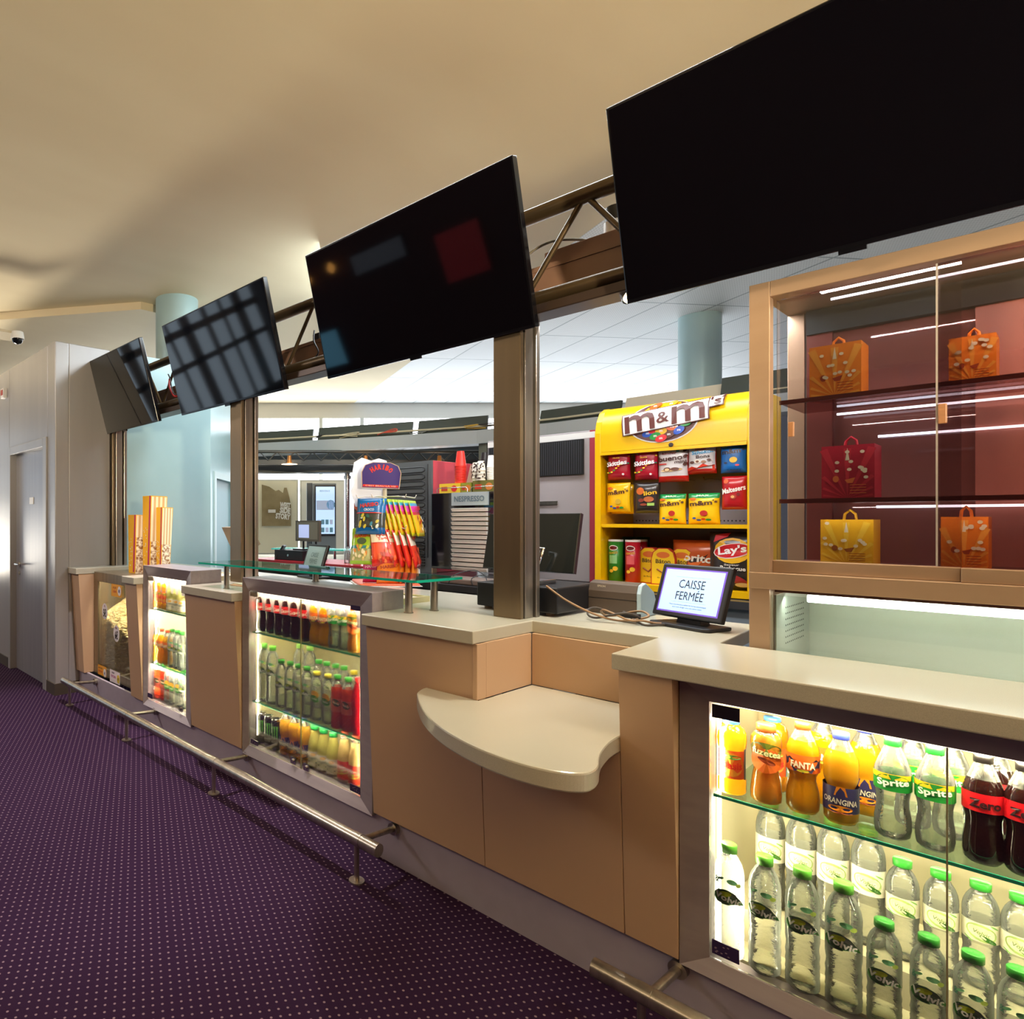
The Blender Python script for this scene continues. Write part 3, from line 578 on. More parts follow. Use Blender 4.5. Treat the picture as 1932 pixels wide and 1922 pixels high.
row([(1376, 'wbig', 'tall water bottle'), (1443, 'wbig', 'tall water bottle'), (1514, 'wbig', 'tall water bottle'), (1592, 'wbig', 'tall water bottle'),
     (1668, 'wmed', 'short green-capped water bottle'), (1752, 'wmed', 'short green-capped water bottle'), (1836, 'wmed', 'short green-capped water bottle'), (1922, 'wmed', 'short green-capped water bottle')], 2.228, .2455, B3 + ' floor, front row', 'water bottles on the floor of the big right cooler')
row([(1453, 'wbigf', 'tall cream-labelled water bottle'), (1512, 'wbigf', 'tall cream-labelled water bottle'), (1572, 'wbigf', 'tall cream-labelled water bottle'), (1638, 'wbigf', 'tall cream-labelled water bottle'),
     (1703, 'wmedf', 'short cream-labelled water bottle'), (1775, 'wmedf', 'short cream-labelled water bottle'), (1850, 'wmedf', 'short cream-labelled water bottle'), (1926, 'wmedf', 'short cream-labelled water bottle')], 2.42, .3425, 'big right cooler back step', 'water bottles on the raised step of the big right cooler')
B2 = 'two-door cooler'
row([(495, 'colar', 'dark cola with red label'), (511, 'colar', 'dark cola with red label'), (527, 'colar', 'dark cola with red label'), (543, 'colar', 'dark cola with red label'), (559.5, 'colar', 'dark cola with red label'), (577, 'colar', 'dark cola with red label'),
     (597, 'fanta', 'orange soda bottle with orange label'), (615, 'fanta', 'orange soda bottle with orange label'), (633, 'sprite', 'clear soda with green label'), (651, 'sprite', 'clear soda with green label'), (670, 'peach', 'iced tea bottle with orange cap')], 2.25, .8775, B2 + ' top shelf', 'bottles on the top shelf of the two-door cooler')
row([(498, 'wbig', 'tall water bottle'), (515, 'wbig', 'tall water bottle'), (531, 'wmed', 'short water bottle'), (547, 'wmed', 'short water bottle'), (563, 'wmed', 'short water bottle'), (580, 'wmed', 'short water bottle'),
     (598, 'wlemon', 'flavoured water with yellow cap'), (618, 'wlemon', 'flavoured water with yellow cap'), (638, 'redtea', 'red drink with green cap'), (657, 'redtea', 'red drink with green cap'), (676, 'redsoda', 'plain bright red bottle')], 2.25, .4825, B2 + ' middle shelf front', 'bottles on the middle shelf of the two-door cooler')
row([(565, 'wbigf', 'tall water bottle'), (584, 'wbigf', 'tall water bottle'), (602, 'wmedf', 'short water bottle'), (617, 'wmedf', 'short water bottle'), (633, 'wmedf', 'short water bottle'), (649, 'wmedf', 'short water bottle'), (667, 'wlemon', 'flavoured water with yellow cap')], 2.41, .4825, B2 + ' middle shelf back', 'bottles on the middle shelf of the two-door cooler')
row([(493, 'can', 'black drink can with green claw print'), (507, 'can', 'black drink can with green claw print'), (522, 'can', 'black drink can with green claw print'), (540, 'orangina', 'orange soda bottle with navy label'), (557, 'orangina', 'orange soda bottle with navy label'), (574, 'orangina', 'orange soda bottle with navy label'),
     (593, 'tropic', 'pale lemon drink with green cap'), (610, 'tropic', 'pale lemon drink with green cap'), (628, 'tropic', 'pale lemon drink with green cap'), (651, 'pink', 'lemonade with red label'), (672, 'pink', 'lemonade with red label')], 2.25, .2355, B2 + ' floor', 'drinks on the floor of the two-door cooler')
B1 = 'narrow bright cooler'
row([(295, 'juice', 'orange juice bottle with blue cap'), (304.5, 'juice', 'orange juice bottle with blue cap'), (314, 'juice', 'orange juice bottle with blue cap'), (324, 'tropic', 'pale lemon drink with green cap'), (334, 'tropic', 'pale lemon drink with green cap'), (344, 'tropic', 'pale lemon drink with green cap')], 2.25, .8785, B1 + ' top shelf', 'bottles on the top shelf of the narrow cooler')
row([(295, 'fanta', 'orange soda bottle'), (305.5, 'fanta', 'orange soda bottle'), (315.5, 'fanta', 'orange soda bottle'), (325, 'wmed', 'clear water bottle with green cap'), (334.5, 'wmed', 'clear water bottle with green cap'), (344, 'wmed', 'clear water bottle with green cap')], 2.25, .4865, B1 + ' middle shelf', 'bottles on the middle shelf of the narrow cooler')
row([(291, 'redtea', 'red drink with green cap'), (300, 'redtea', 'red drink with green cap'), (309.5, 'redtea', 'red drink with green cap'), (318.5, 'wlemon', 'clear flavoured water with yellow cap'), (328, 'wlemon', 'clear flavoured water with yellow cap'), (337.5, 'wlemon', 'clear flavoured water with yellow cap'), (346, 'wmed', 'clear water bottle with green cap')], 2.25, .2285, B1 + ' floor', 'bottles on the floor of the narrow cooler')

# ================================================================== POPCORN BIN
popM = noisy('popcorn', 'fff0c4', 'e6c67c', 60, .8, bump=.6, spec=.2)
pb = empty('popcorn_bin', (-4.795, 2.24, .2)); tag(pb, 'glass-fronted bin heaped with popcorn at the left end of the counter', 'popcorn bin')
def pbd(mb, nm, mt, **k):
    mb.v = [(x + 4.795, y - 2.24, z - .2) for x, y, z in mb.v]; return mb.build(nm, mt, pb, **k)
b = MB(); b.box((-5.228, 2.24, .2), (-4.362, 2.26, .27)).box((-5.228, 2.24, .99), (-4.362, 2.26, 1.07)).box((-5.228, 2.24, .27), (-5.15, 2.26, .99)).box((-4.42, 2.24, .27), (-4.362, 2.26, .99))
b.box((-5.228, 2.26, .2), (-5.21, 2.61, 1.07)).box((-4.38, 2.26, .2), (-4.362, 2.61, 1.07)).box((-5.21, 2.59, .2), (-4.38, 2.61, 1.06)).box((-5.21, 2.26, .2), (-4.38, 2.59, .22)).box((-5.21, 2.26, 1.055), (-4.38, 2.59, 1.07))
pbd(b, 'casing', noisy('bin_steel', '9c8f78', '8a7d66', 30, .35, .7, stretch=(1, 1, .05)), bevel=.003)
pbd(MB().box((-5.15, 2.244, .27), (-4.42, 2.249, .99)), 'glass_front', glassM)
heap = MB(); nx, nz_ = 22, 8
def ht(x): return .68 - .13 * min(1, max(0, (x + 5.15) / .6)) + .012 * math.sin(x * 31)
N_ = nx + 1; P = []
for j in range(nz_ + 1):
    for i in range(N_):
        x = -5.205 + .82 * i / nx; y = 2.30 + .28 * j / nz_; P.append((x, y, ht(x) + .16 * j / nz_ + random.uniform(-.01, .01)))
heap.add(P, [(j * N_ + i, j * N_ + i + 1, (j + 1) * N_ + i + 1, (j + 1) * N_ + i) for j in range(nz_) for i in range(nx)], 0, True)
heap.add([(-5.205 + .82 * i / nx, 2.30, z) for z in (.225,) for i in range(N_)] + P[:N_], [(i, i + 1, N_ + i + 1, N_ + i) for i in range(nx)])
ico = [(0, 0, 1), (.9, 0, .3), (.28, .85, .3), (-.72, .53, .3), (-.72, -.53, .3), (.28, -.85, .3), (0, 0, -.8)]
icf = [(0, 1, 2), (0, 2, 3), (0, 3, 4), (0, 4, 5), (0, 5, 1), (6, 2, 1), (6, 3, 2), (6, 4, 3), (6, 5, 4), (6, 1, 5)]
for k in range(2600):
    x = random.uniform(-5.14, -4.43); r = random.uniform(.009, .014)
    if k < 1900: z = .275 + (ht(x) - .27) * random.random(); y = 2.297 + random.uniform(-.004, .003)
    else: y = random.uniform(2.30, 2.55); z = ht(x) + .16 * (y - 2.30) / .28 + random.uniform(0, .01)
    heap.add([(x + a * r + random.uniform(-.3, .3) * r, y + b_ * r, z + c * r) for a, b_, c in ico], icf, 0, True)
hp = heap.build('popcorn_heap', popM); tag(hp, 'heap of popcorn behind the glass of the bin', 'popcorn', kind='stuff')
lmp = area('bin_lamp', (-4.8, 2.268, 1.045), (-4.8, 2.285, .3), .7, .02, 20, (1, .86, .58))
def bin_sticker(u, v, w, h, body, txts, rnd=False):
    p = PY(u, v, 2.24); f = lambda x, y: (p.x + x, 2.2385, p.z + y); g = lambda x, y: (p.x + x, 2.2375, p.z + y); mb = MB(); mts = [M('st_' + body, body, .4)]
    if rnd: mb.disc(0, 0, w / 2, h / 2, f, 0, 28)
    else: mb.rect(-w / 2, w / 2, -h / 2, h / 2, f, 0, 1, 1)
    for t in txts:
        mm = M('st_' + t[5], t[5], .4)
        if mm not in mts: mts.append(mm)
        if t[0] == '*': mb.disc(t[1], t[2], t[3], t[4], g, mts.index(mm), 20)
        else: mb.text(t[0], t[3], t[4], (lambda x, y: (p.x + x, 2.2365, p.z + y)), mts.index(mm), .03, t[1], t[2])
    pbd(mb, 'price_sticker', mts)
bin_sticker(198, 1153, .11, .135, 'efe9ec', [('5€', 0, -.012, .055, .07, '16141c'), ('XL', 0, .045, .03, .018, '8c3a5c')], True)
bin_sticker(220, 1195, .11, .135, 'efe9ec', [('6€', 0, -.012, .055, .07, '16141c'), ('MAX', 0, .045, .04, .018, '8c3a5c')], True)
bin_sticker(220, 1114, .19, .10, 'f0a830', [('*', .055, 0, .032, .038, 'f2ece8'), ('8€', .055, 0, .03, .03, '403a7c'), ('POP', -.03, .02, .06, .018, 'b05c1c'), ('CORN', -.03, -.01, .06, .018, 'c8441c')])
bin_sticker(193, 1265, .17, .085, 'f0a830', [('*', .055, -.01, .028, .035, 'f2ece8'), ('6€', .055, -.01, .026, .026, '403a7c'), ('MOYEN', -.03, .018, .08, .014, '7c4a1c'), ('POPCORN', -.03, -.01, .08, .018, 'c8441c')])
bin_sticker(217, 1277, .19, .10, 'efe4ea', [('*', .065, -.005, .026, .034, 'e8c83c'), ('8€', .065, -.005, .022, .024, '5c4a1c'), ('GRAND', -.03, .03, .05, .014, '4c3a5c'), ('POPCORN', -.025, 0, .09, .022, 'b0508c')])

# tall popcorn boxes on the bin
yelM = M('box_yellow', 'f2b410', .45); magM = M('box_magenta', 'c0205c', .45); cream = M('box_cream', 'ece0c0', .5)
popP = noisy('popcorn_print', 'f4ead0', '8a5a2c', 55, .6, detail=1); tanM = M('box_tan', 'c8a878', .5)
def pop_box(x, y, z, a, d, h, label, rz=0, top=None, split=.5):
    o = MB().hexa([(0.012, 0.012, 0), (a - .012, .012, 0), (a - .012, d - .012, 0), (.012, d - .012, 0), (0, 0, h), (a, 0, h), (a, d, h), (0, d, h)]).build('popcorn_box', yelM)
    o.location = (x, y, z); o.rotation_euler = (math.radians(-1.5), 0, rz); tag(o, label, 'popcorn box', 'tall striped popcorn boxes on the bin')
    k = lambda t: .012 * (1 - t)
    m = MB(); fx = lambda t: a - k(t) + .001
    def side(y0, y1, z0, z1, mt): m.add([(fx(z0 / h), y0, z0), (fx(z0 / h), y1, z0), (fx(z1 / h), y1, z1), (fx(z1 / h), y0, z1)], [(0, 1, 2, 3)], mt)
    side(.012, d - .012, 0, h * split, 0)
    n_ = 7
    for i in range(n_): side(.006 + (d - .012) * i / n_, .006 + (d - .012) * (i + 1) / n_, h * split, h * .99, 1 + i % 2)
    m.build('printed_side', [popP, cream, tanM], o)
    m = MB(); m.add([(a * .62, k(0) - .001, 0.01), (a * .80, k(0) - .001, 0.01), (a * .97, k(1) - .001, h), (a * .80, k(1) - .001, h)], [(0, 1, 2, 3)], 0)
    for i in range(16): m.disc(random.uniform(.02, a * .55), random.uniform(.05, h * .6), .006, .006, lambda X, Z: (X, k(Z / h) - .001, Z), 1, 8)
    m.build('stripe', [magM, cream], o); return o
pop_box(-4.925, 2.40, 1.0715, .145, .15, .485, 'leftmost and shorter of the three popcorn boxes at the left of the counter', split=.62)
pop_box(-4.765, 2.45, 1.0715, .145, .15, .64, 'tallest popcorn box, between the other two at the left of the counter', split=.42)
pop_box(-4.605, 2.49, 1.0715, .10, .10, .545, 'slim rightmost popcorn box at the left of the counter', split=.45)

# ================================================================== POSTS, HEADER, TRUSS
def post(x, label):
    r = MB().box((x, 2.48, 1.1 if x > -5 else .0), (x + .125, 2.505, 2.362)).box((x + .01, 2.505, 1.1 if x > -5 else 0), (x + .085, 2.60, 2.362)).build('window_post', bronze, bevel=.003)
    tag(r, label, 'post')
    b0 = 1.1 if x > -5 else 0
    MB().box((x + .085, 2.512, b0), (x + .128, 2.575, 2.362)).build('glazing_rail', steel, r, bevel=.003)
    MB().box((x + .085, 2.588, b0), (x + .135, 2.618, 2.362)).build('glazing_rail', steel, r, bevel=.003)
    return r
post(-5.50, 'bronze window post beside the end of the grey wall'); post(-3.525, 'bronze window post behind the left end of the glass ledge'); post(-1.552, 'bronze window post standing on the counter left of the low shelf')
hd = MB().box((-5.56, 2.50, 2.362), (1.6, 2.62, 2.402)).build('header_beam', M('header_brown', '40322a', .35, .4), bevel=.004); tag(hd, 'dark brown beam across the top of the counter opening', 'beam')
tr = MB(); tr.cyl((-5.42, 2.54, 2.437), (1.6, 2.54, 2.437), .03, n=20).cyl((-5.42, 2.54, 2.79), (1.6, 2.54, 2.79), .032, n=20)
tr_o = tr.build('truss', trussM); tag(tr_o, 'dark metal truss carrying the row of screens', 'truss')
x = -5.35; up = True; xs = []
while x < 1.5:
    xs.append(x); x += .26
for i, (a, b_) in enumerate(zip(xs, xs[1:])):
    z0, z1 = (2.437, 2.79) if i % 2 else (2.79, 2.437)
    MB().cyl((a, 2.54, z0), (b_, 2.54, z1), .0115, n=10).build('truss_rod', trussM, tr_o)
for x in (-3.46, -1.49, .55, -5.40): MB().cyl((x, 2.54, 2.4015), (x, 2.54, 2.42), .02).build('truss_foot', trussM, tr_o)
# duct boxes behind the truss
ductM = noisy('duct_paint', '9c7a68', '92705e', 4, .45)
def duct(x0, x1, label):
    r = MB().box((x0, 2.63, 2.49), (x1, 2.95, 2.60)).build('cable_duct', ductM, bevel=.003); tag(r, label, 'duct')
    MB().box((x0 - .005, 2.625, 2.585), (x1 + .005, 2.955, 2.605)).build('duct_lid', ductM, r)
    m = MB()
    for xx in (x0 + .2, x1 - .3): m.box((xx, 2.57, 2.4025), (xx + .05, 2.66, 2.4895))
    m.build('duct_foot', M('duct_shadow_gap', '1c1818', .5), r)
duct(-1.75, -.35, 'tan cable duct behind the truss between the two nearest screens'); duct(-3.35, -2.25, 'tan cable duct behind the truss between the middle screens'); duct(-5.0, -3.9, 'tan cable duct behind the truss between the two farthest screens')
bx_ = MB().box((-1.42, 2.66, 2.6055), (-1.02, 2.86, 2.67)).build('junction_box', ductM, bevel=.004); tag(bx_, 'flat tan box lying on the duct beside the nearest screen', 'box')
p_ = MB().cyl((-1.16, 2.74, 2.6705), (-1.16, 2.74, 2.73), .045, n=24).build('projector', whiteP); tag(p_, 'white and black cylinder standing on the box above the duct', 'device')
MB().cyl((-1.16, 2.74, 2.73), (-1.16, 2.74, 2.79), .04, n=24).build('lens', blackP, p_); MB().box((-1.14, 2.72, 2.671), (-1.04, 2.80, 2.70)).build('arm', whiteP, p_)
def cable(pts, label, r=.005, mat=blackP, n=26):
    P = [Vector(p) for p in pts]; out = []
    for i in range(len(P) - 1):
        a = P[max(i - 1, 0)]; b_ = P[i]; c = P[i + 1]; d = P[min(i + 2, len(P) - 1)]
        for k in range(6):
            t = k / 6; out.append(.5 * ((2 * b_) + (c - a) * t + (2 * a - 5 * b_ + 4 * c - d) * t * t + (3 * b_ - a - 3 * c + d) * t ** 3))
    out.append(P[-1]); o = MB().tube(out, r, 8).build('cable', mat); tag(o, label, 'cable'); return o
cable([(-1.52, 2.62, 2.54), (-1.48, 2.62, 2.66), (-1.38, 2.64, 2.70), (-1.28, 2.68, 2.685), (-1.25, 2.7, 2.672)], 'grey cable arching over the duct beside the second screen', .006, M('cable_grey', '7a7468', .5))
cable([(-1.12, 2.74, 2.76), (-1.05, 2.72, 2.73), (-.98, 2.68, 2.72), (-.93, 2.65, 2.61)], 'thin black cable trailing from the device on the duct')
redC = M('cable_red', 'b01c1c', .4)
cable([(-4.38, 2.50, 2.62), (-4.33, 2.47, 2.55), (-4.30, 2.5, 2.47), (-4.24, 2.54, 2.50)], 'red cable hanging behind the farthest screen', .007, redC)
cable([(-4.40, 2.50, 2.66), (-4.30, 2.46, 2.60), (-4.27, 2.48, 2.48), (-4.15, 2.54, 2.50), (-4.05, 2.56, 2.55)], 'black cable looped behind the farthest screen')
cable([(-4.40, 2.52, 2.78), (-4.32, 2.53, 2.81), (-4.22, 2.52, 2.782)], 'black cable lying over the truss by the farthest screen')
cable([(-2.84, 2.62, 2.66), (-2.80, 2.58, 2.58), (-2.74, 2.56, 2.50), (-2.79, 2.56, 2.46)], 'black cable hanging from the duct between the middle screens')
for i, x in enumerate((-2.90, -2.80, -2.70)):
    o = MB().box((x, 2.66, 2.6055), (x + .06, 2.72, 2.66)).build('power_plug', blackP, bevel=.006); tag(o, 'black plug on the duct between the middle screens, ' + ['left', 'centre', 'right'][i] + ' one', 'plug', 'plugs on the duct')
lp = MB().cyl((-1.055, 2.56, 2.40), (-1.02, 2.555, 2.36), .03, .045, n=20).build('spotlight', chrome); tag(lp, 'small lit spotlight under the truss beside the nearest screen', 'lamp')
MB().cyl((-1.022, 2.554, 2.362), (-1.018, 2.553, 2.358), .038, n=20).build('bulb', M('bulb', 'ffd890', .4, emit=30), lp)

# ================================================================== SCREENS
def tv(x0, x1, label, stickers=False):
    w = x1 - x0; yb, zb, yt, zt = 2.45, 2.293, 2.28, 2.93; H = math.hypot(yt - yb, zt - zb)
    r = empty('television', ((x0 + x1) / 2, yb, zb), rot=(math.atan2(yb - yt, zt - zb), 0, 0)); tag(r, label, 'television', 'row of wide black screens above the counter')
    MB().box((-w / 2, 0, 0), (w / 2, .035, H)).build('bezel', bezelM, r, bevel=.004)
    MB().box((-w / 2 + .010, -.002, .014), (w / 2 - .010, 0, H - .010)).build('screen', screenM, r)
    MB().box((-w / 2 + .12, .035, .08), (w / 2 - .12, .07, H - .12)).build('back_housing', blackP, r, bevel=.01)
    MB().box((-.03, -.003, -.012), (.03, .01, .001)).build('sensor', bezelM, r)
    MB().box((-.14, .07, .18), (-.10, .095, .48)).box((.10, .07, .18), (.14, .095, .48)).build('mount', M('mount_steel', '3a3632', .4, .7), r)
    return r
for a, b_, s in ((-1.0, .205, 'nearest and largest-looking black screen at the top right'), (-2.547, -1.346, 'second black screen from the right, left of the cable duct gap'), (-4.112, -2.914, 'third black screen from the right, in front of the pale column'), (-5.66, -4.472, 'farthest black screen, at the end of the row by the grey wall')):
    tv(a, b_, s)

# ================================================================== GLASS LEDGE, dome camera
gl = empty('glass_ledge', (-2.6, 2.3, 1.1)); tag(gl, 'raised green-edged glass ledge on steel feet over the two-door cooler', 'glass ledge')
gp = [(-3.39, 2.145), (-1.78, 2.245), (-1.765, 2.56), (-3.39, 2.47)]
L_ = lambda p: [(x + 2.6, y - 2.3) for x, y in p]
MB().prism(L_(gp), .139, .15).build('glass_top', glassy('ledge_glass', (.80, .92, .86), .16, .85), gl, normals=True)
e = MB(); q = L_(gp)
for i in range(4):
    a = Vector(q[i]); b_ = Vector(q[(i + 1) % 4]); d = (b_ - a).normalized(); nn = Vector((d.y, -d.x)) * .004
    e.hexa([(a.x, a.y, .1388), (b_.x, b_.y, .1388), (b_.x + nn.x, b_.y + nn.y, .1388), (a.x + nn.x, a.y + nn.y, .1388), (a.x, a.y, .1502), (b_.x, b_.y, .1502), (b_.x + nn.x, b_.y + nn.y, .1502), (a.x + nn.x, a.y + nn.y, .1502)])
e.build('glass_edge', M('ledge_edge', '18957c', .12, emit=.2), gl, normals=True)  # brightness of the glass edge set by emission
for x, y, z in ((-3.165, 2.20, 0), (-2.50, 2.315, .0865), (-1.84, 2.27, 0), (-1.815, 2.42, 0)):
    m = MB().cyl((x + 2.6, y - 2.3, z + .0005), (x + 2.6, y - 2.3, .139), .0165, n=20); m.cyl((x + 2.6, y - 2.3, z + .0005), (x + 2.6, y - 2.3, z + .005), .021, n=20); m.build('ledge_foot', steel, gl)
c0 = PD(33, 636, 6.2)
dc = MB().cyl((c0.x, c0.y, c0.z - .02), (c0.x, c0.y, c0.z + .05), .065, .055, n=28).build('dome_camera', whiteP); tag(dc, 'white dome security camera on a white arm at the upper left', 'camera')
MB().lathe([(.052, -.02), (.048, -.045), (.032, -.062), (.001, -.07)], (c0.x, c0.y, c0.z), 24).build('dome', M('dome_dark', '14181c', .1), dc)
a0 = PD(-60, 632, 6.2); MB().box((a0.x, a0.y - .02, c0.z + .03), (c0.x, c0.y + .02, c0.z + .055)).cyl((a0.x, a0.y, c0.z + .04), (a0.x, a0.y, 3.8), .009).build('arm', M('arm_beige', 'c8bca0', .5), dc)

# ================================================================== HEATED DISPLAY CASE
YC = 2.56
k0 = empty('display_case', (.0, YC, 1.1)); tag(k0, 'tall steel display case with sliding glass doors at the right end of the counter', 'display case')
def kb(mb, nm, mt, **k):
    mb.v = [(x, y - YC, z - 1.1) for x, y, z in mb.v]; return mb.build(nm, mt, k0, **k)
XL, XR, ZT = -.668, 1.2, 2.287; g0 = PY(1455, 1085, YC)
fr = MB(); fr.box((XL, YC, 1.0), (XL + .055, YC + .04, ZT)).box((XL + .055, YC, ZT - .05), (XR, YC + .04, ZT)).box((XL, YC - .004, 1.292), (XR, YC + .05, 1.345)).box((XR - .05, YC, 1.0), (XR, YC + .04, ZT - .05))
fr.box((XL, YC + .04, ZT - .012), (XR, 3.05, ZT)).box((XL, YC + .04, 1.0), (XL + .004, 3.05, 1.275)).box((XL, 3.05, 1.0), (XR, 3.06, 1.275)).box((XL, 3.01, 1.0), (XL + .05, 3.05, ZT - .012)).box((XL + .055, YC + .01, 1.0), (XR - .05, 3.05, 1.01))
kb(fr, 'frame', copperM, bevel=.003)
kb(MB().box((XL + .055, YC + .030, 1.3455), (-.20, YC + .066, 1.385)), 'door_rail', copperM, bevel=.002)
kb(MB().box((-.198, YC + .012, 1.3455), (XR - .05, YC + .046, 1.385)), 'door_rail', copperM, bevel=.002)
tintA = glassy('door_glass', (.90, .90, .92), .10, .75)
kb(MB().box((XL + .06, YC + .056, 1.385), (-.20, YC + .062, ZT - .052)), 'glass_door', tintA)
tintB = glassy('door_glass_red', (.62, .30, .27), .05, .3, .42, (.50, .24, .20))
kb(MB().box((-.245, YC + .034, 1.385), (.20, YC + .040, ZT - .052)), 'glass_door', glassy('door_glass_tinted', (.82, .72, .70), .12, .75))  # rosy tint stands in for the lobby mirrored in this door
kb(MB().box((-.247, YC + .033, 1.385), (-.243, YC + .041, ZT - .052)), 'door_edge', M('door_bright_edge', 'b8b0a8', .2))
ph = PY(1778, 780, YC + .03); kb(MB().box((ph.x - .009, YC + .028, ph.z - .028), (ph.x + .009, YC + .034, ph.z + .028)), 'door_pull', M('pull_tan', 'b8845c', .4), bevel=.005)
ph = PY(1493, 810, YC + .056); kb(MB().box((ph.x - .008, YC + .05, ph.z - .024), (ph.x + .008, YC + .056, ph.z + .024)), 'door_pull', M('pull_tan', 'b8845c', .4), bevel=.005)
# lower lit compartment
kb(MB().box((XL + .004, 3.03, 1.0), (XR, 3.05, 1.27)), 'back_plate', noisy('case_white', 'c8cab8', 'bcbea8', 3, .35, .2, stretch=(.2, 1, 3)))
kb(MB().box((XL + .056, YC + .02, 1.03), (XR - .06, YC + .026, 1.272)), 'lower_glass', glassy('lower_glass', (.93, .97, .94), .06, .6))
tb = kb(MB().cyl((XL + .13, YC + .10, 1.262), (XR - .05, YC + .10, 1.262), .012), 'light_tube', M('cool_tube', 'eefaf4', .4, emit=14))
dts = MB(); f = lambda y, z: (XL + .0605, y, z)
dts.box((XL + .056, YC + .05, 1.02), (XL + .06, 3.02, 1.27))
for i in range(7):
    for j in range(11): dts.disc(YC + .16 + .022 * j, 1.10 + .020 * i, .0065, .003, f, 1, 8)
kb(dts, 'perforated_side', [M('case_side', 'b8bcae', .35, .3), M('hole_dark', '4c4c44', .6)])
area('case_lower_lamp', (.2, YC + .13, 1.255), (.2, YC + .3, .9), 1.6, .03, 5, (.93, 1, .95))
kb(MB().box((XL + .056, YC + .05, 1.28), (XR - .05, 3.04, 1.372)), 'case_floor', M('case_floor', '6a3a30', .4))
# upper part: dark header, thin light tubes, red-brown rear panes imitating a lobby reflection, glass shelves
kb(MB().box((XL + .06, YC + .42, 2.185), (XR - .05, YC + .46, 2.27)), 'header_panel', M('case_header', '20282a', .7))
for y, z, x0 in ((YC + .20, 2.24, -.50), (YC + .40, 1.885, -.52), (YC + .43, 1.80, -.42), (YC + .40, 1.56, -.42)):
    kb(MB().cyl((x0, y, z), (XR - .06, y, z), .004, n=8), 'light_tube', M('cool_thin_tube', 'f0f2ff', .4, emit=3.5))
for z, in ((1.905,), (1.58,)):
    kb(MB().box((XL + .06, YC + .09, z - .006), (XR - .06, YC + .40, z)), 'case_shelf', glassy('case_shelf_glass', (.80, .62, .60), .12, .6))
    kb(MB().box((XL + .06, YC + .084, z - .010), (XR - .06, YC + .09, z + .004)), 'shelf_rail', M('rail_brown', '6a3228', .3, .3))
kb(MB().box((-.20, YC + .44, 1.345), (XR - .06, YC + .445, 2.185)), 'rear_panel', noisy('rear_panel_red', 'b4786a', 'a4685a', 2.5, .4, stretch=(3, 1, .5)))  # panel colour stands in for a red lobby wall reflected in the glass
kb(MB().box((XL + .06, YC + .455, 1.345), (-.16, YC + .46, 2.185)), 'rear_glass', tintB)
kb(MB().box((XL + .06, YC + .43, 1.345), (XL + .13, YC + .47, 2.27)), 'rear_post', M('rear_post', '6a3028', .4))
area('case_lamp', (.1, YC + .05, 2.232), (.1, YC + .3, 1.4), 1.2, .008, 8, (1, .88, .8))
area('case_mid_lamp', (.1, YC + .076, 1.89), (.1, YC + .2, 1.4), 1.3, .004, 2.2, (1, .9, .82))  # added fill for the middle box front
area('case_low_lamp', (.1, YC + .076, 1.565), (.1, YC + .2, 1.3), 1.3, .004, 1.1, (1, .9, .82))  # added fill for the lowest box front
def menu_box(u0, u1, us, v0, v1, Y, z, body, label):
    a = XY(u0, Y); b_ = XY(u1, Y); z1 = PY(u0, v0, Y).z; h = z1 - z; d = .11
    r = MB().box((0, 0, 0), (b_ - a, d, h)).build('snack_box', M('menu_' + body, body, .45)); r.location = (a, Y, z); tag(r, label, 'box', 'boxed snack menus in the display case')
    w = b_ - a; lt = MB(); f = lambda x, y: (x, -.001, y); g = lambda x, y: (x, -.0016, y)
    for i in range(9):
        an = PI * (i + .5) / 9; L = min(w * .47 / max(abs(math.cos(an)), .01), h * .92 / math.sin(an)); q_ = .06
        lt.poly([(w / 2, h * .02), (w / 2 + L * math.cos(an - q_), h * .02 + L * math.sin(an - q_)), (w / 2 + L * math.cos(an + q_), h * .02 + L * math.sin(an + q_))], f, 0)
    for q2 in range(12): lt.disc(random.uniform(.08, .92) * w, random.uniform(.35, .93) * h, .0055, .005, (lambda x, y, o_=.0022 + .00015 * q2: (x, -o_, y)), 1, 10)
    lt.poly([(w * .46, h * .72), (w * .54, h * .72), (w * .5, h * .95)], g, 1)
    lt.disc(w * .28, h * .38, w * .06, h * .06, g, 2); lt.poly([(w * .45, h * .36), (w * .65, h * .40), (w * .60, h * .3), (w * .5, h * .3)], g, 2)
    for i in range(4): lt.rect(w * .55, w * .85, h * (.26 - .05 * i), h * (.272 - .05 * i), g, 2, 1, 1)
    lt.build('box_print', [M('menu_ray' + body, {'f0861c': 'f8a83c', 'a8142c': 'c42c3c', 'f0b818': 'f8cc3c'}[body], .45), cream, M('menu_ink' + body, {'f0861c': 'a8441c', 'a8142c': 'e0783c', 'f0b818': 'a05c1c'}[body], .45)], r)
    MB().tube([(w * .38, d / 2, h - .002), (w * .4, d / 2, h + .018), (w * .5, d / 2, h + .03), (w * .6, d / 2, h + .018), (w * .62, d / 2, h - .002)], .004, 6).build('handle', M('menu_' + body, body, .45), r)
    return r
menu_box(1527, 1625, 0, 657, 745, YC + .12, 1.9055, 'f0861c', 'orange snack box on the top shelf of the display case')
menu_box(1550, 1650, 0, 843, 940, YC + .12, 1.5805, 'a8142c', 'crimson snack box on the middle shelf of the display case')
menu_box(1548, 1648, 0, 980, 1065, YC + .12, 1.3725, 'f0b818', 'yellow snack box on the floor of the display case')
for (u, v, z, c, s) in ((1790, 640, 1.9055, 'f0861c', 'upper'), (1775, 975, 1.3725, 'f0861c', 'lower')):
    a = menu_box(u, u + 90, 0, v, 0, YC + .14, z, c, s + ' dim orange box behind the tinted door of the display case')

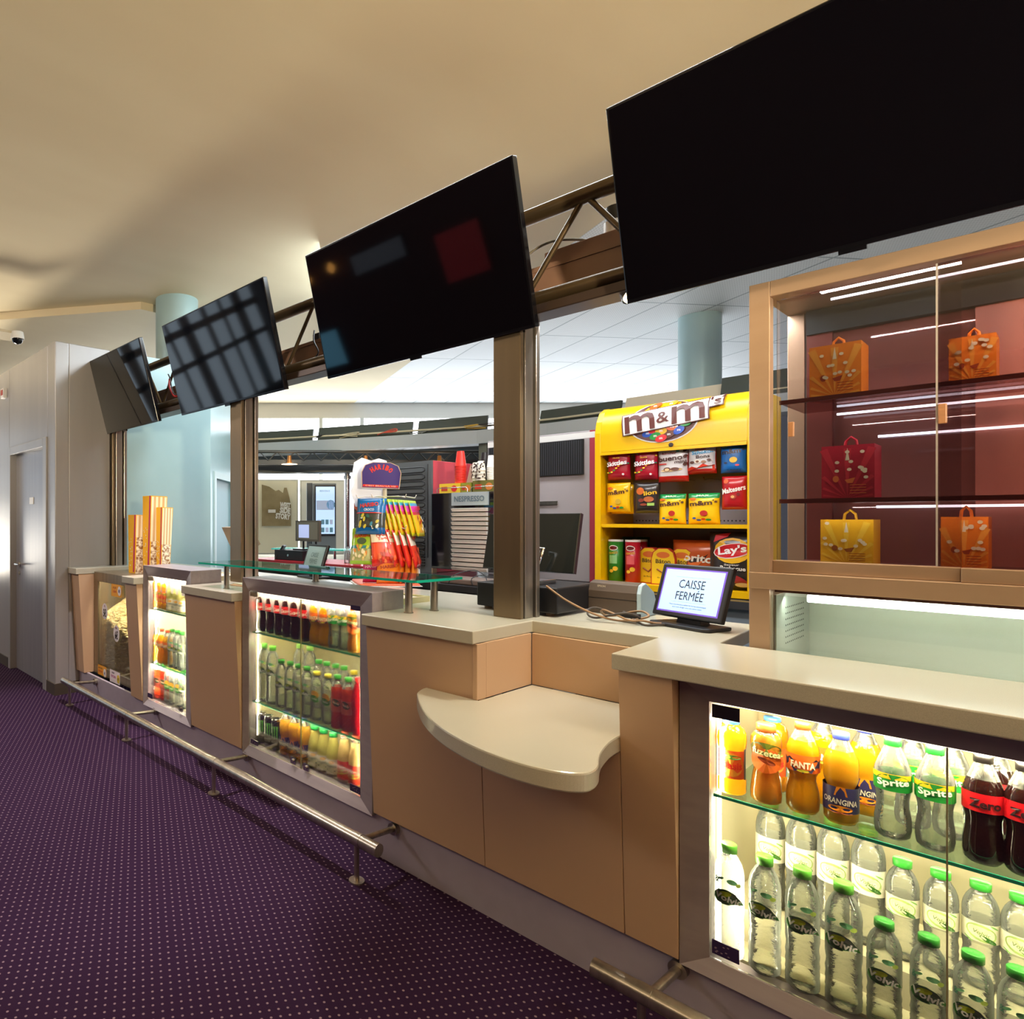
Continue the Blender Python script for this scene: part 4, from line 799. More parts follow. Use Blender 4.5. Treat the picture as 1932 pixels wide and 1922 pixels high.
# ================================================================== THINGS ON THE COUNTER
def place(o, loc, rz=0): o.location = loc; o.rotation_euler = (0, 0, rz); return o
# customer screen CAISSE FERMEE
def customer_screen(loc, rz, label, lit=True, rev=False):
    r = empty('customer_screen', loc, rz); tag(r, label, 'screen')
    R_ = Matrix.Rotation(math.radians(-18), 4, 'X'); T0 = Matrix.Translation((0, 0, .035)) @ R_
    def b(mb, nm, mt, **k):
        mb.v = [tuple(T0 @ Vector(v)) for v in mb.v]; return mb.build(nm, mt, r, **k)
    w, h = .285, .215
    b(MB().box((-w / 2, 0, 0), (w / 2, .022, h)), 'bezel', blackP, bevel=.006)
    sm = M('screen_blue' if lit else 'screen_pale', 'a6c8f0' if lit else '8fa8a8', .3, emit=.75 if lit else .1); bo = M('screen_border' if lit else 'screen_border_pale', '6a4cb8' if lit else '8fa8a8', .3, emit=.5 if lit else .1)
    s_ = b(MB().rect(-w / 2 + .018, w / 2 - .018, .018, h - .018, lambda x, y: (x, -.0008, y), 0, 1, 1).rect(-w / 2 + .024, w / 2 - .024, .024, h - .024, lambda x, y: (x, -.0014, y), 1, 1, 1), 'display', [bo, sm])
    f = lambda x, y: (x, -.0022, y); k = M('ink_dark', '20242c' if lit else '6a8080', .5) if lit else M('ink_pale', '5c7474', .5)
    m = MB(); m.text('CAISSE', .105, .034, f, 0, 0, 0, .135).text('FERMÉE', .112, .042, f, 0, 0, 0, .092).rect(-.07, .07, .1625, .163, f, 0, 1, 1).rect(-.07, .07, .062, .0625, f, 0, 1, 1)
    m.text('Nous vous invitons à utiliser les bornes automatiques', .15, .0075, f, 0, .0, 0, .05).text('ou à vous diriger vers une autre caisse', .12, .0075, f, 0, .0, 0, .04)
    b(m, 'notice', [k])
    MB().hexa([(-.05, .02, .012), (.05, .02, .012), (.05, .07, .012), (-.05, .07, .012), (-.035, .02, .06), (.035, .02, .06), (.035, .045, .09), (-.035, .045, .09)]).build('stand_neck', blackP, r)
    MB().prism([(-.11, -.05), (.11, -.05), (.125, -.03), (.11, .10), (-.11, .10), (-.125, -.03)], 0, .013).build('stand_base', blackP, r, bevel=.004)
    return r
customer_screen((-.935, 2.80, 1.1005), math.radians(-20), 'lit customer screen reading CAISSE FERMÉE on the counter')
# black cash drawer under the monitor
cd = empty('cash_drawer', (-1.41, 2.65, 1.1)); tag(cd, 'black cash drawer box on the counter right of the window post', 'cash drawer')
MB().box((-.335, 0, .014), (.052, .36, .125)).build('drawer_box', blackP, cd, bevel=.006)
for x in (-.30, .0): MB().cyl((x, .04, .001), (x, .04, .014), .016).build('rubber_foot', M('foot_tan', 'a88c74', .6), cd)
mo = empty('computer_monitor', (-1.50, 2.80, 1.2255)); tag(mo, 'dark computer monitor with a chrome arm, seen beside the window post', 'monitor')
tl = Matrix.Rotation(math.radians(-14), 4, 'X')
m = MB().box((-.32, 0, .055), (.13, .018, .33)); m.v = [tuple(tl @ Vector(v)) for v in m.v]; m.build('screen', M('monitor_glass', '1c1e1c', .12), mo, bevel=.003)
m = MB().box((.13, -.002, .055), (.134, .02, .33)); m.v = [tuple(tl @ Vector(v)) for v in m.v]; m.build('silver_edge', chrome, mo)
MB().tube([(-.02, -.02, .16), (.01, -.02, .16), (-.005, -.03, .10), (-.035, -.03, .02)], .011, 8).build('arm', chrome, mo)
MB().box((-.16, -.11, 0), (.03, .06, .018)).build('stand_base', chrome, mo, bevel=.004)
# receipt printer
pr = empty('receipt_printer', (-1.36, 2.93, 1.1005), math.radians(-2)); tag(pr, 'brown-grey receipt printer with pale side between the drawer and the lit screen', 'printer')
prof_ = [(.0, .0), (.0, .10), (.015, .135), (.05, .145), (.13, .10), (.15, .06), (.15, 0)]
MB().prism([(y, z) for y, z in prof_], 0, .205, fn=lambda y, z, x: (x, y, z)).build('body', M('printer_body', '51443a', .4), pr, normals=True, bevel=.004)
MB().prism([(y, z) for y, z in prof_], .205, .222, fn=lambda y, z, x: (x, y, z)).build('side_cover', M('printer_side', 'a8bcc4', .35), pr, normals=True, bevel=.004)
MB().box((.0, -.001, .068), (.205, .001, .070)).build('seam', blackP, pr); MB().text('EPSON', .035, .009, lambda x, y: (x, -.002, y), 0, .03, .06, .122).build('maker_mark', M('mark_pale', 'c8b8a0', .4), pr)
tan_c = M('cable_tan', '8c6c4c', .5)
def loop(cx, cy, z, a, b_, n, ph=0): return [(cx + a * math.cos(ph + 2 * PI * i / n), cy + b_ * math.sin(ph + 2 * PI * i / n), z + .004 + .016 * (1 + math.sin(i * 1.3))) for i in range(n)]
cable([(-1.40, 2.64, 1.232), (-1.30, 2.62, 1.18), (-1.20, 2.66, 1.13), (-1.13, 2.72, 1.11)] + loop(-1.13, 2.74, 1.112, .085, .055, 10, .2) + [(-1.02, 2.76, 1.11), (-.97, 2.82, 1.108)], 'tan cable coiled on the counter in front of the printer', .0045, tan_c)
cable(loop(-1.17, 2.74, 1.109, .10, .06, 11, 2.0) + [(-1.05, 2.71, 1.107), (-1.0, 2.76, 1.107), (-.95, 2.84, 1.108)], 'dark cable coiled on the counter beside the lit screen', .0045, M('cable_dark', '3a3028', .5))
pl = MB().box((-1.15, 2.74, 1.1195), (-1.08, 2.78, 1.137)).build('cable_plug', blackP, bevel=.004); tag(pl, 'black plug lying in the coil of cables on the counter', 'plug')
pw = MB().box((-1.04, 2.87, 1.1005), (-.955, 2.91, 1.112)).build('paper_slip', M('paper_tan', 'd8b08c', .6)); tag(pw, 'small tan slip behind the lit customer screen', 'paper')
# leaflets and left monitor back
for i, (z, rz, c, s) in enumerate(((1.1005, .06, 'e0a884', 'lower orange'), (1.1065, -.05, 'd8c8b0', 'upper pale'))):
    o = MB().box((-.13, -.09, 0), (.13, .09, .005)).build('leaflet_stack', M('leaf_' + c, c, .6)); place(o, (-3.18, 2.42 + .015 * i, z), rz); tag(o, s + ' stack of leaflets on the counter beside the glass ledge foot', 'leaflets')
ms = empty('till_monitor', (-3.72, 2.66, 1.1)); tag(ms, 'tan back of a till monitor beside the second window post', 'monitor')
tanB = M('till_back', '8c7c68', .4)
MB().hexa([(-.10, .04, .20), (.12, .04, .20), (.12, .14, .24), (-.02, .14, .24), (-.17, .0, .36), (.16, .0, .36), (.16, .03, .365), (-.15, .03, .365)]).build('housing', tanB, ms, normals=True)
MB().tube([(.02, .10, .22), (-.04, .08, .14), (-.10, .06, .02)], .014, 8).build('arm', chrome, ms); MB().box((-.14, -.02, .0005), (.10, .14, .02)).build('stand_base', tanB, ms, bevel=.004)

# ================================================================== BACK COUNTER AND ITS MACHINES
bc = MB().box((-4.6, 3.45, 1.06), (-2.06, 5.2, 1.10)).box((-2.06, 3.9, 1.06), (-.2, 4.7, 1.10)).build('back_countertop', noisy('back_top', '3a3a3c', '2e2e30', 6, .25)); tag(bc, 'dark back countertop behind the machines', 'countertop')
bb = MB().box((-4.55, 3.5, 0), (-2.1, 5.15, 1.06)).build('back_cabinet', M('cabinet_dark', '2a2a2e', .4)); tag(bb, 'dark base cabinet under the coffee capsule dispenser', 'cabinet')
b2_ = MB().box((-2.05, 3.95, 0), (-.25, 4.65, 1.06)).build('back_cabinet', M('cabinet_blue', '8a9aa8', .4)); tag(b2_, 'pale blue base cabinet under the yellow snack rack', 'cabinet')
MB().box((-1.9, 3.93, .1), (-1.15, 3.95, .98)).build('door', blackP, b2_)
# white back of a tall cooler with a vent
wc = empty('white_cooler', (-2.37, 4.32, 1.1)); tag(wc, 'white back of a tall cooler with a black vent at its top', 'cooler')
MB().box((-.38, 0, 0.001), (.375, .7, 1.01)).build('back_panel', noisy('cooler_white', 'a89fa2', 'a1989b', 2, .45), wc, bevel=.004)
MB().box((.3755, .0, 0.001), (.41, .7, 1.01)).build('side_panel', M('cooler_side_red', 'a83848', .4), wc)
v_ = MB().box((-.36, -.02, .72), (.34, -.001, .955)); f = lambda x, y: (x, -.0215, y)
for i in range(46): v_.rect(-.355 + .0151 * i, -.350 + .0151 * i, .725, .95, f, 1, 1, 1)
v_.build('vent', [M('vent_black', '101012', .5), M('vent_bar', '3a3a40', .4)], wc)
MB().box((-.38, -.001, .96), (.41, .0, 1.0)).build('top_trim', M('trim_pale', 'd8d4d2', .5), wc)
MB().box((-.10, -.012, .52), (.16, -.001, .545)).build('bracket', steel, wc)
MB().tube([(.02, -.02, .72), (-.02, -.03, .62), (-.07, -.03, .45), (-.10, -.03, .3)], .006, 8).build('power_lead', blackP, wc)
MB().cyl((.07, -.004, .40), (.07, 0, .40), .014).build('button_plug', M('plug_tan', 'c8b8a0', .5), wc)
# red cooler seen from behind, wire condenser
rx0, rx1, ry = -3.62, -3.10, 4.1
rc = empty('red_cooler', (rx0, ry, 1.1)); tag(rc, 'red-sided cooler seen from behind with its black wire condenser', 'cooler')
W_ = rx1 - rx0
MB().box((0, .02, .001), (W_, .62, .88)).build('body', M('red_gloss', 'd04a58', .18, coat=.4), rc, bevel=.004)
MB().box((0, 0, .001), (W_, .019, .88)).build('back_panel', M('cooler_grey', '5c6064', .4), rc)
m = MB()
for i in range(13):
    z = .83 - .055 * i; m.tube([(.02, -.025, z), (W_ - .07, -.025, z), (W_ - .045, -.025, z - .01), (W_ - .045, -.025, z - .03), (W_ - .07, -.025, z - .04), (.02, -.025, z - .04)], .0045, 6)
m.tube([(W_ - .02, -.02, .85), (W_ - .02, -.02, .12)], .004, 6); m.build('condenser', blackP, rc)
m = MB()
for i in range(9): m.box((.1, -.012, .05 + .022 * i), (W_ - .06, -.001, .06 + .022 * i))
m.build('lower_grille', blackP, rc); MB().box((W_, .0, .001), (W_ + .012, .05, .5)).build('edge_board', M('edge_tan', 'b89a7c', .5), rc)
# capsule dispenser
NY = 3.7; nx0 = XY(812, NY); nx1 = XY(852, NY); nx2 = XY(921, NY); nx3 = XY(950, NY); zt = 1.700
cdn = empty('capsule_dispenser', (nx0, NY, 1.1)); tag(cdn, 'black coffee capsule dispenser with a stack of chrome drawers', 'dispenser')
O_ = lambda x: x - nx0
MB().box((0, .01, .075), (O_(nx3), .42, zt - 1.1)).build('body', M('dispenser_black', '0e0e14', .07, coat=.6), cdn, bevel=.004)
MB().box((O_(nx1), -.002, .512), (O_(nx2), .009, zt - 1.1)).build('header_plate', M('plate_chrome', 'b4c0c8', .25, .4), cdn)
MB().text('NESPRESSO', O_(nx2) - O_(nx1) - .05, .038, lambda x, y: (x, -.0035, y), 0, .02, (O_(nx1) + O_(nx2)) / 2 - .002, .556).build('header_lettering', M('letter_slate', '4c6070', .3), cdn)
for i in range(14):
    z = .495 - .0305 * i; a, b_ = O_(nx1) + .006, O_(nx2) - .006
    MB().hexa([(a, -.004, z - .024), (b_, -.004, z - .024), (b_, .009, z - .024), (a, .009, z - .024), (a, -.018, z - .004), (b_, -.018, z - .004), (b_, .009, z), (a, .009, z)]).build('drawer', M('drawer_chrome', 'f0e8e0', .3, .35), cdn, normals=True)
pt = MB().box((nx0 + .22, 3.50, 1.1005), (nx3 + .05, 3.68, 1.14)).build('grey_tray', M('tray_grey', '7c6c64', .5), bevel=.01); tag(pt, 'tan-grey tray in front of the capsule dispenser', 'tray')
cable([(nx0 + .30, 3.49, 1.105), (nx0 + .33, 3.52, 1.16), (nx0 + .42, 3.60, 1.19), (nx0 + .5, 3.62, 1.15)], 'thin black cable looping over the grey tray', .003)
cable([(nx0 + .48, 3.49, 1.105), (nx0 + .47, 3.50, 1.15), (nx0 + .52, 3.56, 1.165), (nx0 + .58, 3.49, 1.108)], 'thin black cable beside the window post on the tray', .003)
rl = MB()
for a, b_ in ((XY(820, NY), XY(877, NY)), (XY(884, NY), XY(945, NY))): rl.tube([(a, NY + .03, zt), (a, NY + .03, zt + .025), (a + .01, NY + .03, zt + .036), (b_ - .01, NY + .03, zt + .036), (b_, NY + .03, zt + .025), (b_, NY + .03, zt)], .003, 6)
rl.build('top_rail', chrome, cdn).location = (-nx0, -NY, -1.1)
Yb_ = NY + .18
def cbox(u0, u1, z0, h, col, label, d=.10, Y=Yb_, art=None):
    a, b_ = XY(u0, Y), XY(u1, Y); o = MB().box((0, 0, 0), (b_ - a, d, h)).build('carton', M('carton_' + col, col, .5)); o.location = (a, Y, z0); tag(o, label, 'box', 'small cartons on the capsule dispenser'); w = b_ - a
    if art: m = MB(); m.rect(w * .1, w * .4, h * .3, h * .7, lambda x, y: (x, -.001, y), 0, 1, 1); m.disc(w * .72, h * .5, h * .32, h * .3, lambda x, y: (x, -.001, y), 1); m.build('print', [M('carton_red', 'b8341c', .5), M('carton_' + art, art, .5)], o)
    return o
zc0 = zt + .001
cbox(829, 868, zc0, .075, 'd8b42c', 'yellow carton under the red cup stack', art='c8202c'); cbox(870, 888, zc0, .075, '8a8a2c', 'olive green carton beside the yellow carton', art='c8702c'); cbox(892, 935, zc0, .085, '6a642c', 'dark green carton nearest the window post', art='c87838')
def cups(u, z0, z1, r0, r1, col, label, n, Y=Yb_ + .05, dots=False, rings=True):
    x = XY(u, Y); H = z1 - z0; m = MB(); m.lathe([(r0 * .8, H), (r0 * .82, H - .002), (r1 * .98, H * .55), (r1, H * .55 - .004)] , (0, 0, 0), 24)
    k = n
    for i in range(k):
        a = H * .55 - (H * .55) * i / k; b_ = H * .55 - (H * .55) * (i + 1) / k; m.lathe([(r1 * 1.0, a - .001), (r1 * 1.05, a - .0015), (r1 * 1.05, a - .004), (r1 * .98, a - .005), (r1 * .98, max(b_, 0))], (0, 0, 0), 24)
    m.disc(0, 0, r0 * .8, r0 * .8, lambda x_, y: (x_, y, H), 0, 24)
    mts = [M('cup_' + col, col, .35)]
    if dots:
        mts.append(M('cup_dot', '3a2420', .4))
        for i in range(26): 
            an = random.uniform(-PI, 0); zz = random.uniform(.1, .95) * H; rr = (r1 * 1.06); m.disc(0, 0, .006, .007, lambda X, Z: (rr * math.cos(an + X / rr), rr * math.sin(an + X / rr), zz + Z), 1, 6)
    o = m.build('cup_stack', mts); o.location = (x, Y, z0); tag(o, label, 'cups', 'stacks of paper cups on the capsule dispenser'); return o
cups(869, zc0 + .0755, zc0 + .305, .031, .040, 'e0342c', 'tall stack of upside-down red paper cups', 11)
cups(898, zc0 + .0865, zc0 + .215, .026, .030, 'e8e2d8', 'left stack of white cups with brown coffee bean print', 3, dots=True)
cups(907.5, zc0 + .0865, zc0 + .220, .026, .030, 'e8e2d8', 'right stack of white cups with brown coffee bean print', 3, Y=Yb_ + .02, dots=True)
cups(914, zc0 + .0865, zc0 + .29, .026, .030, '201c20', 'stack of small black cups behind the spotted cups', 5, Y=Yb_ + .13)
cups(927, zc0 + .0865, zc0 + .26, .026, .030, 'f0ece8', 'stack of plain white cups by the window post', 8, Y=Yb_ + .09)
o = MB().hexa([(0, 0, 0), (.085, 0, 0), (.085, .06, 0), (0, .06, 0), (.03, .01, .14), (.07, .01, .14), (.07, .05, .14), (.03, .05, .14)]).build('card_pouch', M('card_tan', 'b89480', .6)); o.location = (XY(879.5, Yb_ + .16), Yb_ + .16, zc0 + .0755 if False else zc0 + .0005 + .0855); o.location.z = zc0 + .0755; tag(o, 'tan folded card sleeve between the red and spotted cups', 'sleeve')

# ================================================================== YELLOW SNACK RACK
YM = 4.0; mxl, mxr = -1.817, -1.022; Z0m, Z1m = 1.105, 2.20
yel = noisy('rack_yellow', 'e4b204', 'dfab03', 1.5, .3)
mm = empty('snack_rack', ((mxl + mxr) / 2, YM, Z0m)); tag(mm, 'big yellow snack rack with a roll-down top and candy bags', 'snack rack')
mw = (mxr - mxl) / 2; Hm = Z1m - Z0m
def sidep(x0, x1):
    P = [(0, 0), (0, Hm - .16), (.02, Hm - .09), (.06, Hm - .03), (.12, Hm), (.48, Hm), (.48, 0)]
    return MB().prism(P, x0, x1, fn=lambda y, z, x: (x, y, z))
sidep(-mw, -mw + .035).build('side_panel', yel, mm, normals=True, bevel=.003); sidep(mw - .03, mw).build('side_panel', yel, mm, normals=True, bevel=.003)
def hoodf(t):  # t: height above the hood's lower edge
    zb = Hm - .255; z = zb + t
    P = [(zb, .004), (Hm - .16, .004), (Hm - .115, .012), (Hm - .075, .028), (Hm - .045, .048), (Hm - .02, .078), (Hm - .003, .12), (Hm + 1, .12)]
    for (z0, y0), (z1, y1) in zip(P, P[1:]):
        if z <= z1: return y0 + (y1 - y0) * (z - z0) / (z1 - z0)
    return .12
h = MB(); N = 16; x0, x1 = -mw + .035, mw - .03
P = [(x, hoodf(.252 * i / N), Hm - .255 + .252 * i / N) for i in range(N + 1) for x in (x0, x1)]
h.add(P, [(2 * i, 2 * i + 1, 2 * i + 3, 2 * i + 2) for i in range(N)], 0, True); h.box((x0, .12, Hm - .02), (x1, .48, Hm - .003)); h.box((x0, .0, Hm - .275), (x1, .02, Hm - .2555)).box((x0, -.004, Hm - .295), (x1, .022, Hm - .277))
h.build('roll_top', yel, mm); MB().cyl((.02, -.008, Hm - .265), (.02, 0, Hm - .265), .012).build('lock', chrome, mm)
MB().box((x0, .46, .0), (x1, .478, Hm - .02)).build('back_panel', M('rack_back', 'b4acb0', .5), mm)
MB().box((x0, .01, .365), (x1, .46, .385)).build('shelf', yel, mm); MB().box((x0, .005, .0), (x1, .46, .035)).build('base_shelf', yel, mm)
m = MB()
for i in range(36): m.disc(x0 + .02 + (x1 - x0 - .04) * i / 36, .405, .004, .005, lambda x, z: (x, .459, z), 0, 6)
m.build('peg_holes', blackP, mm)
# logo on the roll top
hw = lambda off: (lambda x, y: (x, hoodf(y) - off, Hm - .255 + y))
lg = MB(); cx, cy = -.02, .150; rot = math.radians(7)
cr, sr = math.cos(rot), math.sin(rot)
def rr_(x, y): return (cx + x * cr - y * sr, cy + x * sr + y * cr)
ell = [(cx + .02 + .172 * math.cos(2 * PI * i / 40), cy + .0 + .135 * math.sin(2 * PI * i / 40)) for i in range(40)]
lg.disc(cx - .01, cy - .018, .182, .124, hw(.003), 0, 40); lg.disc(cx - .01, cy - .018, .175, .118, hw(.005), 1, 40)
cand = ['e2682c', '1c4cb0', 'd01c24', 'e8b41c', '1c8a34', '5c2c1c', 'e2682c', 'd01c24', '1c4cb0', '1c8a34', 'e8b41c', 'e2682c']
mats_ = [M('logo_white', 'f0ece4', .4), M('logo_brown', '5a2a24', .35)]; ids = {}
for c in set(cand): ids[c] = len(mats_); mats_.append(M('candy_' + c, c, .25, coat=.5))
for i, (x, y) in enumerate([(-.10, -.05), (-.07, -.078), (-.04, -.055), (.0, -.07), (-.03, -.098), (.04, -.095), (.055, -.052), (.0, -.115), (.09, -.075), (.12, -.035), (.03, .10), (-.05, .095)]):
    lg.disc(cx - .01 + x, cy - .012 + y * .93, .030, .020, hw(.007 + .0008 * i), ids[cand[i]], 18, rot=.3 * (i % 3)); lg.text('m', .016, .010, hw(.0085 + .0008 * i), 0, .02, cx - .01 + x, cy - .012 + y * .93)
for w, hgt, off, mt in ((.44, .128, .018, 1), (.426, .118, .0195, 0)): lg.rect(-w / 2, w / 2, -hgt / 2, hgt / 2, (lambda x, y, o_=off: hw(o_)(*rr_(x, y))), mt, 8, 5)
for t, w, hgt, x, y in (('m', .160, .104, -.122, -.002), ('&', .065, .066, .0, 0), ('m', .160, .104, .122, -.002)): lg.text(t, w, hgt, (lambda X, Y: hw(.029)(*rr_(X, Y))), 1, .012, x, y)
lg.rect(.215, .285, .0, .07, (lambda X, Y: hw(.018)(*rr_(X, Y))), 1, 3, 3); lg.rect(.218, .279, .005, .065, (lambda X, Y: hw(.0195)(*rr_(X, Y))), 0, 3, 3); lg.text("'s", .05, .05, (lambda X, Y: hw(.027)(*rr_(X, Y))), 1, .012, .25, .035)
lg.build('maker_logo', mats_, mm)

# bags: soft pouch with crimped ends
def bag(name, w, h, d, bands, prints, label, cat='snack bag', group=None, notch=0, seed=0):
    """bands: [(t_top, colour)] from the bottom up; prints drawn on the front"""
    rn = random.Random(seed + int(w * 1e4)); nx, nz = 8, 12
    def dep(x, z):
        u = min(1, abs(2 * x / w)); t = min(1, max(0, z / h)); e = min(1, min(t, 1 - t) / .22)
        return d / 2 * (1 - u ** 2.4) ** .6 * math.sin(e * PI / 2) ** .8 * (1.12 - .3 * t) + .0012
    wv = [rn.uniform(-.002, .002) for _ in range(40)]
    def xs_(i, j): t = j / nz; return (-w / 2 + w * i / nx) * (1 - .06 * math.sin(t * PI))
    m = MB(); P = []
    for sgn in (-1, 1):
        for j in range(nz + 1):
            for i in range(nx + 1):
                x = xs_(i, j); z = h * j / nz; P.append((x, sgn * dep(x, z) + wv[(i * 3 + j * 5) % 40] * (.3 if sgn < 0 else .2), z))
    K = (nx + 1) * (nz + 1); F = []; mt = []
    cols = []; 
    for _, c in bands:
        if c not in cols: cols.append(c)
    for s_ in (0, 1):
        for j in range(nz):
            t = (j + .5) / nz; c = next(c for tt, c in bands if t <= tt)
            for i in range(nx):
                a = s_ * K + j * (nx + 1) + i; q = (a, a + 1, a + nx + 2, a + nx + 1); F.append(q if s_ == 0 else q[::-1]); mt.append(cols.index(c))
    edge = [i for i in range(nx + 1)] + [j * (nx + 1) + nx for j in range(1, nz + 1)] + [nz * (nx + 1) + i for i in range(nx - 1, -1, -1)] + [j * (nx + 1) for j in range(nz - 1, 0, -1)]
    for a, b_ in zip(edge, edge[1:] + edge[:1]): F.append((a, a + K, b_ + K, b_)); mt.append(0)
    m.add(P, F, 0, True); m.m = mt
    o = m.build(name, [M('foil_' + c, c, .28, coat=.3) for c in cols]); tag(o, label, cat, group)
    if prints:
        pm = MB(); pc = []
        def ci(c):
            if c not in pc: pc.append(c)
            return pc.index(c)
        for k, p in enumerate(prints):
            f = (lambda x, y, o_=.003 + .0007 * k: (x * w, -dep(x * w * .97, y * h) - o_, y * h))
            if p[0] == 'd': pm.disc(p[1], p[2], p[3], p[4], f, ci(p[5]), 16, p[6] if len(p) > 6 else 0)
            elif p[0] == 'r': pm.rect(p[1], p[2], p[3], p[4], f, ci(p[5]), 5, 3)
            elif p[0] == 'p': pm.poly(p[1], f, ci(p[2]))
            else: pm.text(p[1], p[4], p[5], f, ci(p[6]), .03, p[2], p[3], p[7] if len(p) > 7 else 0)
        pm.build('bag_print', [M('print_' + c, c, .35) for c in pc], o)
    return o
def hang(o, u0, u1, v1, Y, rz=0, tilt=0):
    p = PY((u0 + u1) / 2, v1, Y); o.location = p; o.rotation_euler = (tilt, 0, rz); return o
YB = YM + .06
G1 = 'bags hanging in the upper part of the yellow rack'
def bw(u0, u1, Y=YB): return XY(u1, Y) - XY(u0, Y)
def bh(u, v0, v1, Y=YB): return PY(u, v0, Y).z - PY(u, v1, Y).z
rs = random.Random(3)
rain = [('d', rs.choice([-.42, .42, -.36, .38]) + rs.uniform(-.05, .05), rs.uniform(.45, .98), .035, .02, rs.choice(['f0c81c', '1c8a34', 'e2682c', '3a4cb0'])) for _ in range(16)]
swo = [('d', x, .36 + .14 * math.sin(x * 5), .05, .022, c) for x, c in ((-.4, 'f0c81c'), (-.3, '1c8a34'), (-.2, 'f0c81c'), (-.1, '1c8a34'), (0, 'f0c81c'), (.1, 'e8a01c'), (.2, 'f0c81c'), (.3, 'f0c81c'), (.36, '6a2c8a'))]
def skit(i): return rain + swo + [('t', 'Skittles', 0, .52, .86, .15, 'f4f2f0', .08), ('t', 'FRUITS', 0, .68, .3, .04, 'f0c81c'), ('d', .3, .16, .05, .035, 'e8e2e0')]
for u0, u1, s in ((1147, 1190, 'left'), (1198, 1242, 'right')):
    hang(bag('candy_bag', bw(u0, u1), bh(1170, 845, 904), .05, [(1, 'b0142c')], skit(0), s + ' red rainbow candy bag on the top row of the yellow rack', group=G1), u0, u1, 905, YB)
o = bag('candy_bag', bw(1242, 1299), bh(1270, 843, 908), .06, [(.2, 'd8241c'), (1, 'd8d2d2')], [('t', 'kinder', -.08, .83, .5, .07, '6a1c1c'), ('t', 'bueno', -.05, .68, .8, .15, '4c241c', .06), ('t', 'mini', .28, .57, .36, .08, '4c241c', .06), ('d', .0, .34, .36, .045, 'd8b078', .05), ('d', -.14, .36, .12, .06, '5a2c1c'), ('d', -.14, .35, .08, .04, 'dcb888'), ('d', .12, .36, .14, .05, '5a2c1c'), ('d', .42, .9, .07, .045, '4c241c', .6), ('d', .43, .72, .07, .045, '4c241c', .5), ('d', .43, .5, .07, .045, '4c241c', .5), ('r', -.45, -.15, .50, .53, 'c8241c'), ('d', .2, .88, .06, .03, '2ca0a8')], 'white and red chocolate bar bag in the middle of the top row', group=G1); hang(o, 1243, 1299, 909, YB)
o = bag('candy_bag', bw(1299, 1352), bh(1325, 838, 893), .06, [(.2, 'd0241c'), (1, 'd8d4d4')], [('t', 'kinder', 0, .84, .4, .06, 'c0241c'), ('t', 'Schoko-', .05, .74, .75, .13, '3c9cc8', .05), ('t', 'Bons', .08, .59, .48, .11, '4c3430', .05), ('d', .0, .98, .2, .09, 'c8241c'), ('d', -.3, .4, .09, .05, '5a3424'), ('d', -.1, .42, .1, .07, 'e8dcc8'), ('d', -.1, .42, .06, .04, '6a3c24'), ('d', .12, .4, .09, .05, '8a5c3c'), ('d', .3, .46, .07, .04, '5a3424'), ('p', [(-.48, .2), (-.3, .26), (-.1, .2), (.1, .34), (.3, .26), (.48, .3), (.48, .1), (-.48, .1)], 'd0341c')], 'white and red chocolate eggs bag, fourth on the top row', group=G1); hang(o, 1299, 1352, 894, YB)
o = bag('candy_bag', bw(1360, 1409), bh(1384, 836, 890), .05, [(1, '1468b4')], [('t', 'm&m', -.05, .75, .72, .17, '3c241c', .07), ("t", "'s", .38, .82, .14, .1, '3c241c'), ('r', -.42, -.2, .9, .95, '7cb04c'), ('d', .05, .45, .15, .1, 'e8b82c'), ('d', -.25, .35, .07, .035, '24304c'), ('d', .2, .26, .08, .03, 'd8342c'), ('t', 'CRISPY', .08, .1, .55, .05, '182c58')], 'blue chocolate candy bag at the right end of the top row', group=G1); hang(o, 1360, 1409, 892, YB)
def yb(c): return [('t', 'm&m', -.06, .68, .72, .15, '4c241c', .07), ('t', "'s", .38, .74, .14, .1, '4c241c'), ('d', -.32, .82, .12, .04, 'd8601c'), ('d', .05, .36, .12, .09, c), ('d', -.25, .2, .06, .03, '1c4cb0'), ('d', -.1, .14, .08, .03, '1c4cb0'), ('d', .2, .15, .09, .035, '2c9a3c'), ('d', .05, .17, .07, .03, 'd8341c')]
for k in (1, 0): o = bag('candy_bag', bw(1145, 1190), bh(1166, 910, 965), .035, [(1, 'f0b80c')], yb('c8a02c') if k == 0 else [], 'yellow peanut candy bag, %s of the pair at the left of the middle row' % ('front' if k == 0 else 'back'), group=G1); hang(o, 1145 + 5 * k, 1190 + 8 * k, 966 + 3 * k, YB + .07 * k, -.06)
o = bag('candy_bag', bw(1199, 1245), bh(1220, 908, 966), .05, [(1, '2c2422')], [('d', -.25, .72, .16, .12, 'c8601c'), ('t', 'lion', .15, .66, .5, .14, 'e8b01c', .1), ('d', .1, .45, .2, .09, 'b05c2c'), ('d', -.2, .42, .12, .06, '7c2c1c'), ('r', .05, .32, .24, .33, '9cc05c'), ('d', -.1, .28, .14, .04, '8c3c24')], 'black and orange chocolate bag in the middle row', group=G1); hang(o, 1199, 1245, 968, YB, .08)
o = bag('candy_bag', bw(1363, 1411), bh(1388, 898, 961), .04, [(1, 'b4141c')], [('t', 'Maltesers', .0, .6, .92, .16, 'f0e8dc', .14), ('d', -.3, .85, .1, .07, 'd8582c'), ('d', .0, .38, .12, .07, 'a8442c'), ('d', -.02, .38, .07, .04, 'e0a060'), ('d', .2, .45, .07, .05, '7c1c14')], 'red malted chocolate bag hanging below the blue bag', group=G1); hang(o, 1362, 1410, 961, YB)
